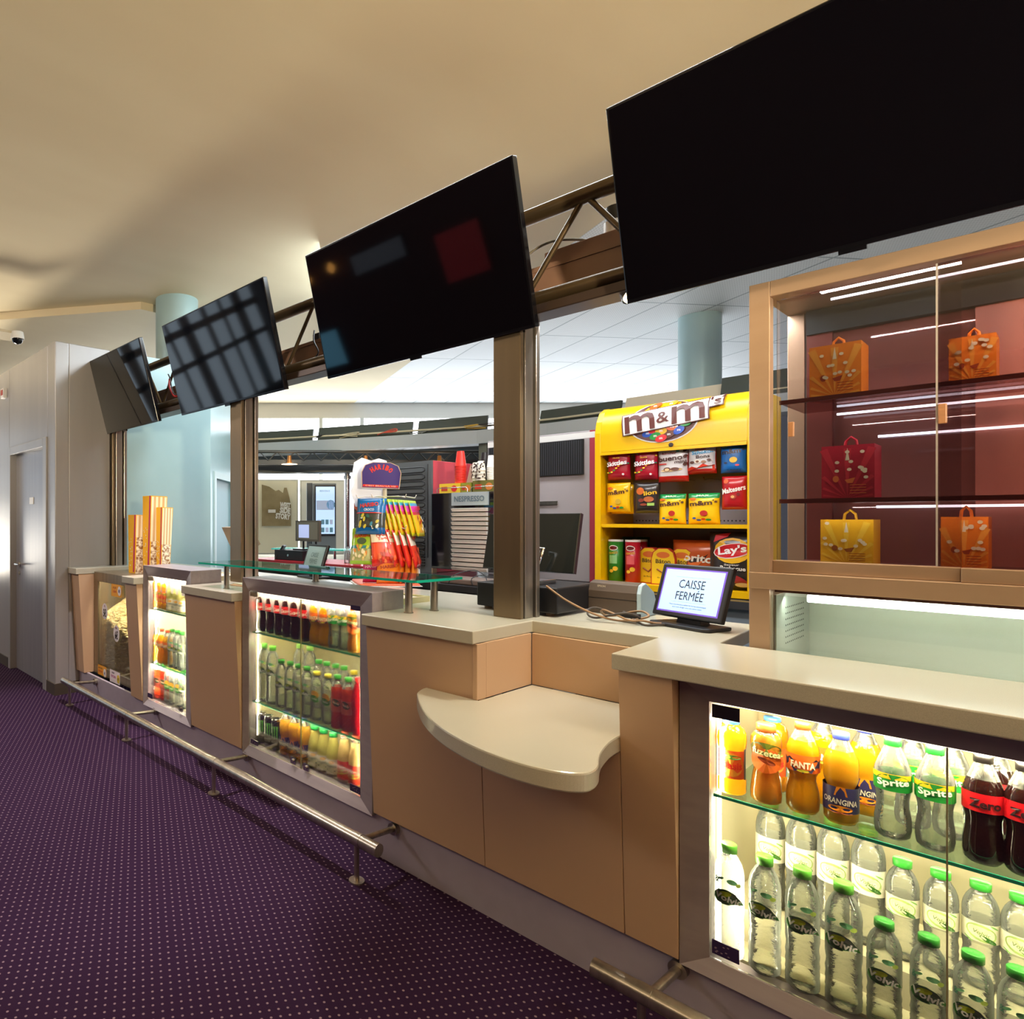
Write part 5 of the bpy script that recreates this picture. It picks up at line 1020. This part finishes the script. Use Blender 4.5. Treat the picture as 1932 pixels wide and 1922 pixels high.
for u0, u1, s in ((1245, 1296, 'left'), (1300, 1360, 'right')):
    o = bag('candy_bag', bw(u0, u1), bh(1270, 930, 987), .06, [(.86, 'f2c010'), (1, '1c8a44')], yb('b4241c') + [('t', 'MAX', .0, .93, .4, .05, 'c8dcb0')], s + ' one of two big yellow candy bags with green tops on the shelf', group=G1); p = PY((u0 + u1) / 2, 980, YM + .08); place(o, (p.x, YM + .07, Z0m + .3855), 0)
for u in (1210, 1270, 1330): 
    p = PY(u, 905, YM + .12); o = MB().tube([(p.x, YM + .458, p.z + .01), (p.x, YM + .2, p.z + .01), (p.x, YM + .12, p.z), (p.x, YM + .10, p.z + .012)], .003, 6).build('peg_hook', chrome); o.parent = mm; o.location = -Vector(mm.location)
# lower shelf: tubes, boxes, crisps
ZB = Z0m + .0355
def tube_can(u, col, col2, label, Y=YM + .10):
    r = .040; H = .255; o = MB().lathe([(.001, 0), (r, 0), (r, H - .012), (r * .99, H - .012)], n=28).build('crisp_tube', M('tube_' + col, col, .3)); place(o, (XY(u, Y), Y, ZB), 0); tag(o, label, 'crisps tube', 'crisp tubes on the lower rack shelf')
    MB().lathe([(r * 1.02, H - .012), (r * 1.02, H), (.001, H)], n=28).build('lid', whiteP, o)
    f = cylfn(r, .13); m = MB(); m.disc(0, .075, .026, .016, f, 0, 20); g = cylfn(r, .13, off=.0016); m.disc(0, .075, .02, .011, g, 1, 20); m.text('PRINGLES', .05, .014, g, 2, .02, 0, .045, .15).rect(-.022, .022, -.02, .03, f, 3, 4, 4).disc(.012, -.05, .014, .014, g, 2, 16).disc(-.01, -.065, .012, .010, f, 2, 16)
    m.build('print', [M('pr_white', 'ece4dc', .4), M('pr_maroon', '6a1414', .4), M('pr_yellow', 'e0b02c', .4), M('pr_' + col2, col2, .4)], o); return o
tube_can(1162, '2c7c28', '8cc07c', 'green crisp tube at the left of the lower rack shelf'); tube_can(1194, 'b01c2c', 'd85c5c', 'red crisp tube on the lower rack shelf'); tube_can(1207, 'a81c2c', 'd85c5c', 'second red crisp tube, half hidden behind the first', YM + .20)
for i, (u, Y) in enumerate(((1150, YM + .24), (1187, YM + .27), (1213, YM + .30))):
    o = MB().lathe([(.001, 0), (.038, 0), (.038, .268), (.001, .268)], n=24).build('crisp_tube', M('tube_teal', '3c9c98' if i else '1c4c34', .35)); place(o, (XY(u, Y), Y, ZB), 0); tag(o, ['dark green', 'teal', 'teal'][i] + ' crisp tube at the back of the lower rack shelf, ' + ['leftmost', 'middle', 'right'][i], 'crisps tube', 'crisp tubes on the lower rack shelf')
for i, u in enumerate((1224, 1251, 1286)):
    Y = YM + .12 - .03 * (i == 1); w = .125; o = MB()
    arch = [(-w / 2, 0), (w / 2, 0), (w / 2, .15), (w * .42, .19), (w * .2, .212), (-w * .2, .212), (-w * .42, .19), (-w / 2, .15)]
    o.prism(arch, 0, .035, fn=lambda x, z, y: (x, y, z)); o = o.build('biscuit_box', M('bis_red', 'b82c1c', .45), normals=True); place(o, (XY(u, Y), Y, ZB), -.15 if i == 0 else .05); tag(o, ['leftmost', 'front middle', 'rightmost'][i] + ' yellow biscuit box on the lower rack shelf', 'biscuit box', 'yellow biscuit boxes on the lower rack shelf')
    f = lambda x, y: (x, -.001, y); g = lambda x, y: (x, -.0018, y); m = MB(); m.poly([(x * .93, .005 + z * .955) for x, z in arch], f, 0); m.disc(0, .172, .034, .018, g, 1, 18); m.text('Bâton', .075, .024, g, 2, .02, 0, .135).text('de Berger', .06, .012, g, 2, .0, 0, .04)
    m.tube([(-.03, -.003, .09), (0, -.004, .07), (.03, -.003, .10)], .005, 6, 3); m.build('print', [M('bis_yellow', 'ecc41c', .45), M('bis_orange', 'd8702c', .45), M('bis_ink', '3c2c1c', .45), M('bis_brown', '9c5c3c', .45)], o)
G2 = 'crisp bags on the lower rack shelf'
o = bag('crisp_bag', .27, .26, .09, [(1, 'c05420')], [('p', [(-.35, .75), (.1, .62), (.35, .86), (.0, .40)], '2c1c1c'), ('t', 'Doritos', -.02, .62, .84, .17, 'ece6dc', -.08), ('p', [(-.16, .5), (.12, .56), (-.04, .36)], 'e0702c'), ('d', .25, .42, .09, .05, '8c5c4c')], 'orange-brown tortilla chip bag on the lower rack shelf', group=G2); place(o, (XY(1318, YM + .14), YM + .16, ZB), -.05)
o = bag('crisp_bag', .225, .31, .10, [(1, '2a2626')], [('d', 0, .68, .36, .22, 'e8b01c'), ('d', 0, .68, .38, .13, 'f0e8e0', .12), ('d', 0, .68, .36, .115, 'c81c24', .12), ('t', "Lay's", 0, .68, .56, .17, 'f4f0ec', .12), ('t', 'Saveur', 0, .44, .3, .035, 'c8c0b8'), ('t', 'Barbecue', .02, .38, .5, .07, 'e0d8cc', -.03), ('p', [(-.35, .95), (-.05, .99), (-.1, .92), (-.38, .82)], 'c02430'), ('d', .15, .17, .22, .07, '9c2c2c', -.4), ('d', .2, .1, .14, .04, 'c8b8a8'), ('d', .42, .95, .08, .06, 'd8a02c')], 'big black crisp bag at the right end of the lower rack shelf', group=G2); place(o, (XY(1386, YM + .1), YM + .10, ZB), .03)
MB().box((mxr - .03, YM - .01, Z0m - .05), (mxr + .0, YM + .02, Z0m + 0)).build('rack_clip', blackP).parent = None
bpy.data.objects.remove(bpy.data.objects['rack_clip'])

# ================================================================== CANDY STAND
SCN = Vector((-2.76, 3.165, 1.1)); 
ct2 = MB().box((-3.35, 2.72, 1.0), (-3.30, 2.73, 1.05))
st = empty('candy_stand', tuple(SCN), math.atan2(RT.y, RT.x)); tag(st, 'wire candy stand with a rounded purple sign, hung with sweet bags', 'display stand')
MB().cyl((0, 0, .0), (0, 0, .62), .014).build('pole', M('stand_cream', 'e0d4c0', .4), st)
MB().box((-.19, -.17, .0005), (.19, .17, .018)).build('base_tray', M('tray_orange', 'e8683c', .4), st, bevel=.01); MB().box((-.20, -.18, .0003), (.20, .18, .0045)).build('tray_rim', whiteP, st)
sg = [(-.118, 0), (.118, 0), (.125, .10), (.105, .145), (.055, .165), (-.055, .165), (-.105, .145), (-.125, .10)]
T3 = Matrix.Translation((-.045, -.09, .615)) @ Matrix.Rotation(math.radians(-12), 4, 'Z') @ Matrix.Rotation(math.radians(3), 4, 'Y')
m = MB(); m.X = T3; m.prism(sg, 0, .012, fn=lambda x, z, y: (x, y, z)); s_ = m.build('sign_board', M('sign_edge', 'd8b48c', .4), st, normals=True)
m = MB(); m.X = T3; f = lambda x, y: (x, -.001, y); m.poly([(x * .96, .003 + z * .965) for x, z in sg], f, 0); m.rect(-.11, .11, .008, .022, lambda x, y: (x, -.0016, y), 1, 1, 1); m.text("C'EST BEAU LA VIE", .19, .008, lambda x, y: (x, -.0022, y), 2, .0, 0, .015)
for i, ch in enumerate('HARIBO'):
    an = math.radians(125 - 14 * i); m.text(ch, .021 if ch != 'I' else .008, .034, lambda x, y: (x, -.0022, y), 1, .06, .14 * math.cos(an) * .72, .02 + .14 * math.sin(an) * .83, an - PI / 2)
m.build('sign_face', [M('sign_purple', '3a2470', .4), M('sign_red', 'd8281c', .4), M('sign_white', 'f0d8c8', .4)], s_)
cl = [(-.10, -.10), (.08, -.10), (.10, .05), (.12, .14), (.10, .20), (.05, .215), (.0, .20), (-.06, .22), (-.11, .19), (-.12, .13), (-.11, .05), (-.135, .0)]
m = MB(); m.X = Matrix.Translation((-.085, .02, .60)); m.prism(cl, 0, .01, fn=lambda x, z, y: (x, y, z)); m.build('back_board', M('board_white', 'dfe2f0', .4, emit=.15), st, normals=True)
m = MB().box((-.13, .03, .52), (-.02, .04, .60)); m.build('red_frame', redM, st, bevel=.01)
for tz in (.565, .37, .18):
    m = MB()
    for an in (195, 235, 300, 345): 
        a = math.radians(an); c, s = math.cos(a), math.sin(a); m.tube([(.012 * c, .012 * s, tz), (.13 * c, .13 * s, tz), (.19 * c, .19 * s, tz - .01), (.20 * c, .20 * s, tz + .01)], .003, 6)
    m.build('hook_arm', M('hook_cream', 'e8e0d4', .3), st)
def stand_bag(r, an, z, rz, w, h, d, bands, prints, label, tilt=-.27, grp='sweet bags hanging on the candy stand'):
    a = math.radians(an); o = bag('sweet_bag', w, h, d, bands, prints, label, 'candy bag', grp)
    p = SCN + RT * (r * math.cos(a)) + FW * (r * math.sin(a)); o.location = (p.x, p.y, SCN.z + z); o.rotation_euler = (tilt, 0, math.atan2(RT.y, RT.x) + math.radians(rz)); return o
hb = lambda c, y=.8, w=.7: ('t', 'HARIBO', 0, y, w, .12, c, .08)
rs = random.Random(5)
def gums(cols, n=14, y0=.12, y1=.5): return [('d', rs.uniform(-.38, .38), rs.uniform(y0, y1), .07, .045, rs.choice(cols), rs.uniform(0, 3)) for _ in range(n)]
for k in (1, 0): stand_bag(.17 - .025 * k, 222 + 4 * k, .325, -22, .165, .235, .045, [(.14, '0f5c9c'), (.55, '3a3c34'), (1, '1468a4')], [] if k else [hb('d8381c'), ('t', 'CROCO', .0, .66, .4, .07, 'dfe4ea'), ('r', -.48, .48, .56, .585, 'c82c24')] + gums(['2c5c4c', 'c8b43c', '3c7c8c', 'd8dcc8', '243828']), 'blue sweet bag at the upper left of the candy stand, %s one' % ('back' if k else 'front'))
for k in range(7, -1, -1): 
    stand_bag(.05 + .026 * k, 300 + 5.5 * k, .325 - .002 * k, 38 + 3 * k, .15, .235, .03, [(.1, 'd8d014'), (.55, 'e8b41c'), (.68, 'c82c3c'), (.8, 'd8389c'), (.92, '3c9cc8'), (1, 'a8c82c')], gums(['e8c81c', 'd8501c', 'f0e8d0', 'c8281c', 'f0a01c'], 12, .1, .6) + ([hb('c8281c', .75)] if k in (0, 7) else []), 'rainbow striped sweet bag on the upper tier, %s from the left' % ORD[k])
for k in (1, 0): stand_bag(.20 - .03 * k, 212 + 5 * k, .135, -25, .15, .235, .05, [(.1, '9cc820'), (.45, 'b8b87c'), (.52, '3c8c8c'), (1, 'a0c81c')], [] if k else [hb('c8281c', .78), ('d', 0, .62, .2, .09, '4c5c3c')] + gums(['e8c87c', 'f0dcb0', 'e08c3c', 'c8c83c']), 'lime green sweet bag on the middle tier, %s one' % ('back' if k else 'front'))
stand_bag(.16, 262, .125, 5, .18, .25, .05, [(.14, 'd8281c'), (.58, 'e84c24'), (.92, 'ecdcb8'), (1, 'c8241c')], [hb('c8341c', .82, .6), ('t', 'Tagada', 0, .7, .55, .1, 'd84c2c', .1), ('r', -.48, .48, .58, .6, 'c82c24')] + gums(['f0682c', 'd82c1c', 'f07c3c', 'b83c24'], 16, .1, .52), 'big red sweet bag with cream top facing front on the middle tier')
for k in range(5, -1, -1): stand_bag(.07 + .03 * k, 290 + 8 * k, .13 - .003 * k, 45 + 4 * k, .16, .24, .035, [(.14, 'd8201c'), (.58, 'e03c20'), (.92, 'ecdcc8'), (1, 'c8201c')], gums(['f0502c', 'c8281c', 'f06c3c'], 12, .1, .5) + ([hb('c8341c', .8, .6)] if k == 5 else []), 'red sweet bag edge-on on the middle tier, %s from the left' % ORD[k])
stand_bag(.15, 228, .02, -12, .12, .17, .035, [(1, 'c01c6c')], [hb('e8b0c8', .62, .75), ('t', 'Dragibus', 0, .42, .6, .12, '3c2c4c')], 'magenta sweet bag at the lower left of the candy stand', tilt=0)
stand_bag(.15, 268, .02, 6, .155, .17, .035, [(1, 'ee7c18')], [hb('a8341c', .62, .72), ('d', .0, .35, .2, .1, 'f0a83c')], 'orange sweet bag facing front on the lower tier', tilt=0)
for k in range(4, -1, -1): stand_bag(.09 + .028 * k, 298 + 7 * k, .02, 48 + 4 * k, .13, .165, .03, [(1, 'f08420')], [('d', 0, .4, .2, .15, 'f8a83c')], 'orange sweet bag edge-on on the lower tier, %s from the left' % ORD[k], tilt=0)
stand_bag(.20, 345, .02, 60, .11, .20, .03, [(.7, 'e8dcd8'), (1, '6a3424')], [('d', 0, .55, .3, .15, '5c2c20'), ('d', .1, .75, .2, .08, '7c4430')], 'brown and white sweet bag at the lower right of the candy stand', tilt=0)

# ================================================================== FAR SIDE: island fascia, screens, bright lobby
fpts = [Vector((-6.9, 4.86)), Vector((-6.6, 5.1)), Vector((-5.4, 5.75)), Vector((-4.15, 6.3)), Vector((-3.4, 6.42)), Vector((-1.2, 6.35)), Vector((1.5, 6.2))]
def ribbon(nm, pts, th, z0, z1, mt, label=None, cat=None, parent=None, off=0):
    m = MB(); P = []
    for i, p in enumerate(pts):
        d = (pts[min(i + 1, len(pts) - 1)] - pts[max(i - 1, 0)]).normalized(); n_ = Vector((-d.y, d.x)); a = p + n_ * off; b_ = a + n_ * th
        P += [(a.x, a.y, z0), (a.x, a.y, z1), (b_.x, b_.y, z1), (b_.x, b_.y, z0)]
    F = [(4 * i + k, 4 * i + (k + 1) % 4, 4 * i + 4 + (k + 1) % 4, 4 * i + 4 + k) for i in range(len(pts) - 1) for k in range(4)] + [(0, 3, 2, 1), tuple(4 * (len(pts) - 1) + k for k in range(4))]
    m.add(P, F); o = m.build(nm, mt, parent, normals=True)
    if label: tag(o, label, cat)
    return o
fas = ribbon('fascia_beam', fpts, .25, 2.37, 2.52, M('fascia_grey', 'a9adac', .4, .15), 'pale grey curved fascia beam over the far side of the snack island', 'beam')
for k, (x, y) in enumerate(((-4.12, 6.42), (.6, 6.4))): MB().box((x - .05, y - .05, 0), (x + .05, y + .05, 2.37)).build('fascia_post', M('fascia_post', '6a6858', .4), fas)
mo_c = M('far_tv_back', '4c524c', .4, .3)
def far_tv(a, b_, label, mt=mo_c, z0=2.521, z1=2.69):
    P0, P1 = Vector(a), Vector(b_); d = (P1 - P0).normalized(); n_ = Vector((-d.y, d.x)); A = P0 + n_ * .12; B = P1 + n_ * .12; m = MB()
    m.hexa([(A.x, A.y, z0), (B.x, B.y, z0), (B.x + n_.x * .04, B.y + n_.y * .04, z0), (A.x + n_.x * .04, A.y + n_.y * .04, z0), (A.x + n_.x * .06, A.y + n_.y * .06, z1), (B.x + n_.x * .06, B.y + n_.y * .06, z1), (B.x + n_.x * .1, B.y + n_.y * .1, z1), (A.x + n_.x * .1, A.y + n_.y * .1, z1)])
    o = m.build('television', mt, normals=True); tag(o, label, 'television', 'backs of the far row of screens')
    return o
far_tv((-6.75, 5.0), (-6.0, 5.45), 'dark back of a screen at the left of the far fascia'); far_tv((-5.95, 5.48), (-4.85, 6.0), 'dark back of a screen above the middle of the far fascia', z1=2.70); far_tv((-4.8, 6.02), (-4.05, 6.30), 'dark back of a screen above the fascia just left of the window post', z1=2.70)
far_tv((-3.55, 6.42), (-2.75, 6.45), 'dark back of a screen above the white cooler'); far_tv((-1.9, 6.35), (-.4, 6.3), 'dark back of a screen above the right corner of the yellow rack', z1=2.74)
far_tv((-2.72, 6.45), (-1.92, 6.4), 'beige panel above the fascia behind the yellow rack', M('beige_panel', 'd8ccb4', .5), 2.521, 2.70)
cp = [(p.x + .05, p.y + .12, 2.575) for p in fpts[:-1]]
cd_ = MB().tube(cp, .012, 8).build('conduit', M('conduit_cream', 'c8bc9c', .5)); tag(cd_, 'cream cable conduit lying along the top of the far fascia', 'conduit')
rr = random.Random(9)
for i in range(6):
    t = .18 + .11 * i; k = t * 3; j = int(k); p = fpts[1 + j].lerp(fpts[2 + j], k - j); q = [(p.x + rr.uniform(-.25, .25), p.y + rr.uniform(.02, .14), 2.535 + rr.uniform(0, .07)) for _ in range(5)]
    cable(q, ['black', 'cream', 'red', 'grey', 'yellow', 'dark'][i] + ' tangled cable on top of the far fascia', .006, M('tangle_%d' % i, ['1c1c1c', 'c8bc9c', 'c8503c', '8c8c84', 'c8a03c', '3a3430'][i], .5))
# dark lighting rail and header between fascia and the bright wall
hA, hB = PD(440, 870, 9.2), PD(1010, 868, 9.2)
hp2 = [Vector((hA.x, hA.y)), Vector((hB.x, hB.y))]
ribbon('dark_header', hp2, .3, 2.20, 2.60, M('header_dark', '30383c', .35), 'dark header band over the bright far entrance', 'header')
rl1, rl2 = PD(440, 866, 7.9), PD(905, 862, 7.9)
lr = ribbon('lighting_rail', [Vector((rl1.x, rl1.y)), Vector((rl2.x, rl2.y))], .06, 2.20, 2.26, M('rail_dark', '3c3c38', .4), 'dark lighting rail hanging under the far fascia', 'rail')
m = MB(); m.cyl((rl1.x, rl1.y, 2.36), (rl2.x, rl2.y, 2.36), .02, n=8)
for i in range(14):
    a = Vector(rl1).lerp(rl2, i / 14); b_ = Vector(rl1).lerp(rl2, (i + .5) / 14); c_ = Vector(rl1).lerp(rl2, (i + 1) / 14)
    m.cyl((a.x, a.y, 2.25), (b_.x, b_.y, 2.36), .008, n=6).cyl((b_.x, b_.y, 2.36), (c_.x, c_.y, 2.25), .008, n=6)
m.build('rail_truss', M('rail_dark', '3c3c38', .4), lr)
for i, u in enumerate((546, 690, 829)):
    p = PD(u, 868, 7.8); o = MB().cyl((p.x, p.y, 2.20), (p.x, p.y, 2.30), .03, .022, n=16).build('spotlight', M('spot_brass', 'b8783c', .3, .6)); tag(o, ['left', 'middle', 'right'][i] + ' small lit spotlight on the far lighting rail', 'lamp', 'far spotlights'); MB().lathe([(.10, 2.195), (.03, 2.205)], (p.x, p.y, 0), 16).disc(p.x, p.y, .09, .09, lambda x, y: (x, y, 2.196), 0, 16).build('bulb', M('far_bulb', 'ffd8b0', .4, emit=5), o)
# poster, kiosk, pillar and display frames in front of the daylight wall (dep = distance along the view axis)
def fpanel(nm, u0, u1, v0, v1, dep, mt, th=.04, parent=None):
    a, b_ = PD(u0, v0, dep), PD(u1, v1, dep); ax = Vector((a.x, a.y)); bx = Vector((b_.x, b_.y)); d = Vector((FW.x, FW.y)) * th
    return MB().hexa([(ax.x, ax.y, b_.z), (bx.x, bx.y, b_.z), (bx.x + d.x, bx.y + d.y, b_.z), (ax.x + d.x, ax.y + d.y, b_.z), (ax.x, ax.y, a.z), (bx.x, bx.y, a.z), (bx.x + d.x, bx.y + d.y, a.z), (ax.x + d.x, ax.y + d.y, a.z)]).build(nm, mt, parent, normals=True)
def ff(dep, off=.004):
    return lambda u, v: tuple(PD(u, v, dep - off))
frameW = M('display_frame', 'd8d4c4', .5)
def dframe(u0, u1, v0, v1, dep, label, inner):
    o = fpanel('poster_case', u0, u1, v0, v1, dep, frameW, .08); tag(o, label, 'display frame'); i_ = fpanel('inner_panel', u0 + 3, u1 - 3, v0 + 3, v1 - 3, dep - .01, inner, .008, o); return o
d1 = dframe(480, 563, 904, 1046, 12.2, 'cream framed display case holding the sepia poster', M('panel_cream', 'f0e8c8', .5)); d2_ = dframe(566, 651, 905, 1046, 12.2, 'cream framed panel behind the tall touch kiosk', M('panel_cream2', 'f2eedc', .5))
ps = MB(); F_ = ff(12.15, 0); ps.poly([(494, 992), (549, 992), (549, 954), (546, 938), (541, 920), (536, 920), (534, 930), (526, 924), (520, 926), (508, 918), (494, 914)], F_, 0)
G_ = ff(12.13, 0)
for i, (t, y, w) in enumerate((('WEST', 953, 20), ('SIDE', 963, 20), ('STORY', 974, 28))): ps.text(t, w, -11, lambda x, y_: G_(x, y_), 1, .05, 538 - (4 if i == 2 else 0), y, .10)
ps.rect(506, 520, 961, 967, G_, 1, 1, 1)
po = ps.build('film_poster', [noisy('poster_sepia', 'a8956c', '8a7850', 3, .5), M('poster_white', 'f4f0e4', .5)]); tag(po, 'sepia poster reading WEST SIDE STORY inside the left display frame', 'poster')
ki = fpanel('touch_kiosk', 590, 634, 912, 1045, 10.5, M('kiosk_grey', '9aa4a6', .4), .12); tag(ki, 'tall touch kiosk with a bright pale blue display', 'kiosk')
fpanel('kiosk_side', 579, 589.5, 911, 1045, 10.6, M('kiosk_side', '60686c', .4), .10, ki); fpanel('kiosk_bezel', 594, 633, 915, 1011, 10.48, blackP, .015, ki)
kd = MB(); K1 = ff(10.46, 0); kd.rect(596, 631.5, 918, 1007, K1, 0, 1, 1); K2 = ff(10.45, 0); kd.text('BIENVENUE', 19, -3.5, lambda x, y: K2(x, y), 1, .0, 613, 926).rect(597, 630, 944, 962, K2, 2, 1, 1).disc(624, 952, 8, 9, K2, 3, 16)
for i in range(8): kd.rect(598 + 8 * (i % 4), 604 + 8 * (i % 4), 980 + 15 * (i // 4), 989 + 15 * (i // 4), ff(10.44, 0), 3 if i % 3 else 2, 1, 1)
kd.build('kiosk_display', [M('kiosk_blue', 'b8d4f0', .3, emit=1.0), M('kiosk_ink', '8c94a4', .4), M('kiosk_pale', 'b8c4dc', .4, emit=.5), M('kiosk_teal', '6c9cb0', .4, emit=.3)], ki)
pp = PD(655, 980, 9.5); pl_ = MB().cyl((pp.x, pp.y, 0), (pp.x, pp.y, 2.4), .045, n=20).build('pipe_column', chrome); tag(pl_, 'slim silver pipe column left of the candy stand', 'column')
MB().cyl((pp.x, pp.y, 2.12), (pp.x, pp.y, 2.17), .065, n=20).build('collar', chrome, pl_)
tp = fpanel('banner', 668, 684, 908, 1000, 11.5, M('banner_dark', '6a6464', .5), .03); tag(tp, 'dark banner with an orange stripe left of the candy stand', 'banner')
m = MB(); m.poly([(668, 925), (668, 958), (684, 975), (684, 948)], ff(11.45, 0), 0); m.build('stripe', M('banner_orange', 'e8704c', .5), tp)
# far island counter with a red edge
c1, c2 = PD(470, 1050, 6.6), PD(702, 1050, 5.4)
A_, B_ = Vector((c1.x, c1.y)), Vector((c2.x, c2.y))
far = ribbon('far_countertop', [A_, B_], .55, 1.06, 1.115, M('far_red_edge', 'b02430', .35), 'red-edged countertop on the far side of the island', 'countertop')
ribbon('far_cabinet', [A_, B_], .45, 0, 1.06, M('far_cab', '1c1c20', .5), 'black cabinet under the red-edged countertop', 'cabinet', off=.05)
def on_far(t, off): d = (B_ - A_).normalized(); n_ = Vector((-d.y, d.x)); p = A_.lerp(B_, t) + n_ * off; return Vector((p.x, p.y, 1.1155))
fz = math.atan2((B_ - A_).y, (B_ - A_).x)
def t_of(u):
    lo, hi = 0, 1
    for _ in range(30):
        m_ = (lo + hi) / 2; p = A_.lerp(B_, m_); d = Vector((p.x, p.y, 0)); uu = UC + FPX * d.dot(RT) / d.dot(FW)
        if uu < u: lo = m_
        else: hi = m_
    return lo
o = MB().box((-.20, -.15, .0), (.20, .2, .10)).build('cash_drawer', blackP, bevel=.005); place(o, on_far(t_of(534), .22), fz); tag(o, 'black cash drawer on the red-edged far countertop', 'cash drawer'); MB().cyl((0, -.155, .05), (0, -.15, .05), .012).build('lock', chrome, o)
fm = empty('till_monitor', on_far(t_of(548), .24) + Vector((0, 0, .101)), fz - .05); tag(fm, 'olive framed till monitor on the far cash drawer', 'monitor')
MB().box((-.17, -.01, .085), (.17, .02, .29)).build('bezel', M('bezel_olive', '5c564a', .4), fm); MB().rect(-.15, .15, .105, .275, lambda x, y: (x, -.0115, y), 0, 1, 1).rect(-.12, .03, .12, .25, lambda x, y: (x, -.0125, y), 1, 1, 1).build('display', [M('disp_grey', '7c7868', .4), M('disp_blue', 'b4c0ec', .4, emit=.6)], fm)
for x in (-.07, .11): MB().box((x - .008, 0, 0), (x + .008, .012, .09)).build('leg', blackP, fm)
m = MB().box((-.11, -.10, 0), (.02, .0, .012)).build('stand_base', blackP, fm)
customer = customer_screen(tuple(PZ(590, 1092, 1.12).xy) + (1.1,), math.radians(-14), 'unlit grey customer screen left of the candy stand', lit=False)
customer.location = (PD(585, 980, 4.55).x, PD(585, 980, 4.55).y, 1.1); 
o = MB().box((-.06, 0, 0), (.06, .02, .17)).build('card_terminal', blackP, bevel=.005); tag(o, 'black tilted terminal at the left end of the far countertop', 'terminal'); o.location = on_far(t_of(506), .1); o.rotation_euler = (math.radians(-30), 0, fz - 1.0)
for i, (u, v0, w) in enumerate(((653, 990, .045), (666, 1003, .042))):
    p = on_far(t_of(u), .15 + .05 * i); H = .25 - .05 * i; m = MB(); m.lathe([(.001, 0), (w * .8, 0), (w, H), (w * .7, H + .002)], n=20, mats=[0, 0, 0]);
    for k in range(9): m.lathe([(w * (.8 + .2 * k / 9) + .002, H * k / 9), (w * (.8 + .2 * k / 9) + .002, H * k / 9 + .004)], n=20, mat=1)
    m.disc(0, H * .72, w * .8, .03, cylfn(w, 0, off=.004), 2); o = m.build('cup_stack', [M('cupw', 'e4dcd8', .4), M('cupr', 'c8848c', .4), M('cupred', 'b82430', .4)]); o.location = p; tag(o, ['taller', 'shorter'][i] + ' stack of white cups with red print on the far countertop', 'cups', 'printed cup stacks on the far countertop')
gl2a, gl2b = PD(512, 1034, 7.4), PD(648, 1036, 7.0)
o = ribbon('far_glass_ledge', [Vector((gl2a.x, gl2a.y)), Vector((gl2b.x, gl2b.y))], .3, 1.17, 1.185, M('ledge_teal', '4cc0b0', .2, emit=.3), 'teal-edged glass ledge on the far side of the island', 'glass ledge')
for t in (.1, .5, .9):
    p = Vector((gl2a.x, gl2a.y)).lerp(Vector((gl2b.x, gl2b.y)), t); d = Vector((FW.x, FW.y)) * .1; MB().cyl((p.x + d.x, p.y + d.y, .0), (p.x + d.x, p.y + d.y, 1.17), .015).build('ledge_foot', chrome, o)
# extra bottle sanitiser shapes on the far counter
for i, u in enumerate((628, 636)):
    o = MB().lathe([(.001, 0), (.028, 0), (.03, .01), (.03, .10), (.01, .125), (.01, .15), (.001, .152)], n=16).build('pump_bottle', clearB); o.location = on_far(t_of(u), .2); tag(o, ['left', 'right'][i] + ' clear pump bottle on the far countertop', 'bottle', 'pump bottles on the far countertop')

# ================================================================== LOBBY LAMPS and added light boxes behind the viewer, mirrored in the dark screens
for i, (x, z) in enumerate(((-12.3, 2.7), (-11.4, 2.75))):
    o = MB().cyl((x, -7.98, z), (x, -7.8, z), .03).build('wall_lamp', M('spot_brass', 'b8783c', .3, .6)); tag(o, ['left', 'right'][i] + ' warm wall lamp on the lobby wall opposite the counter', 'lamp', 'lobby wall lamps'); MB().lathe([(.02, -.14), (.09, -.06), (.09, .02), (.02, .12)], (x, -7.76, z), 16).build('lamp_shade', M('warm_shade', 'ffb45c', .4, emit=5), o)
for x, z0, z1, w, c, e, t in ((-12.6, .3, 1.3, 1.0, '7cc4e8', 1.6, 'blue'), (-8.0, 1.4, 2.5, 1.1, 'c8343c', .5, 'dim red'), (-10.1, 2.3, 2.8, 1.6, '8c94a4', .5, 'grey')):
    o = MB().box((x - w / 2, -7.995, z0), (x + w / 2, -7.93, z1)).build('light_box', blackP); tag(o, t + ' light box on the lobby wall opposite the counter', 'light box'); MB().box((x - w / 2 + .03, -7.93, z0 + .03), (x + w / 2 - .03, -7.925, z1 - .03)).build('lit_face', M('lit_' + t, c, .4, emit=e), o)
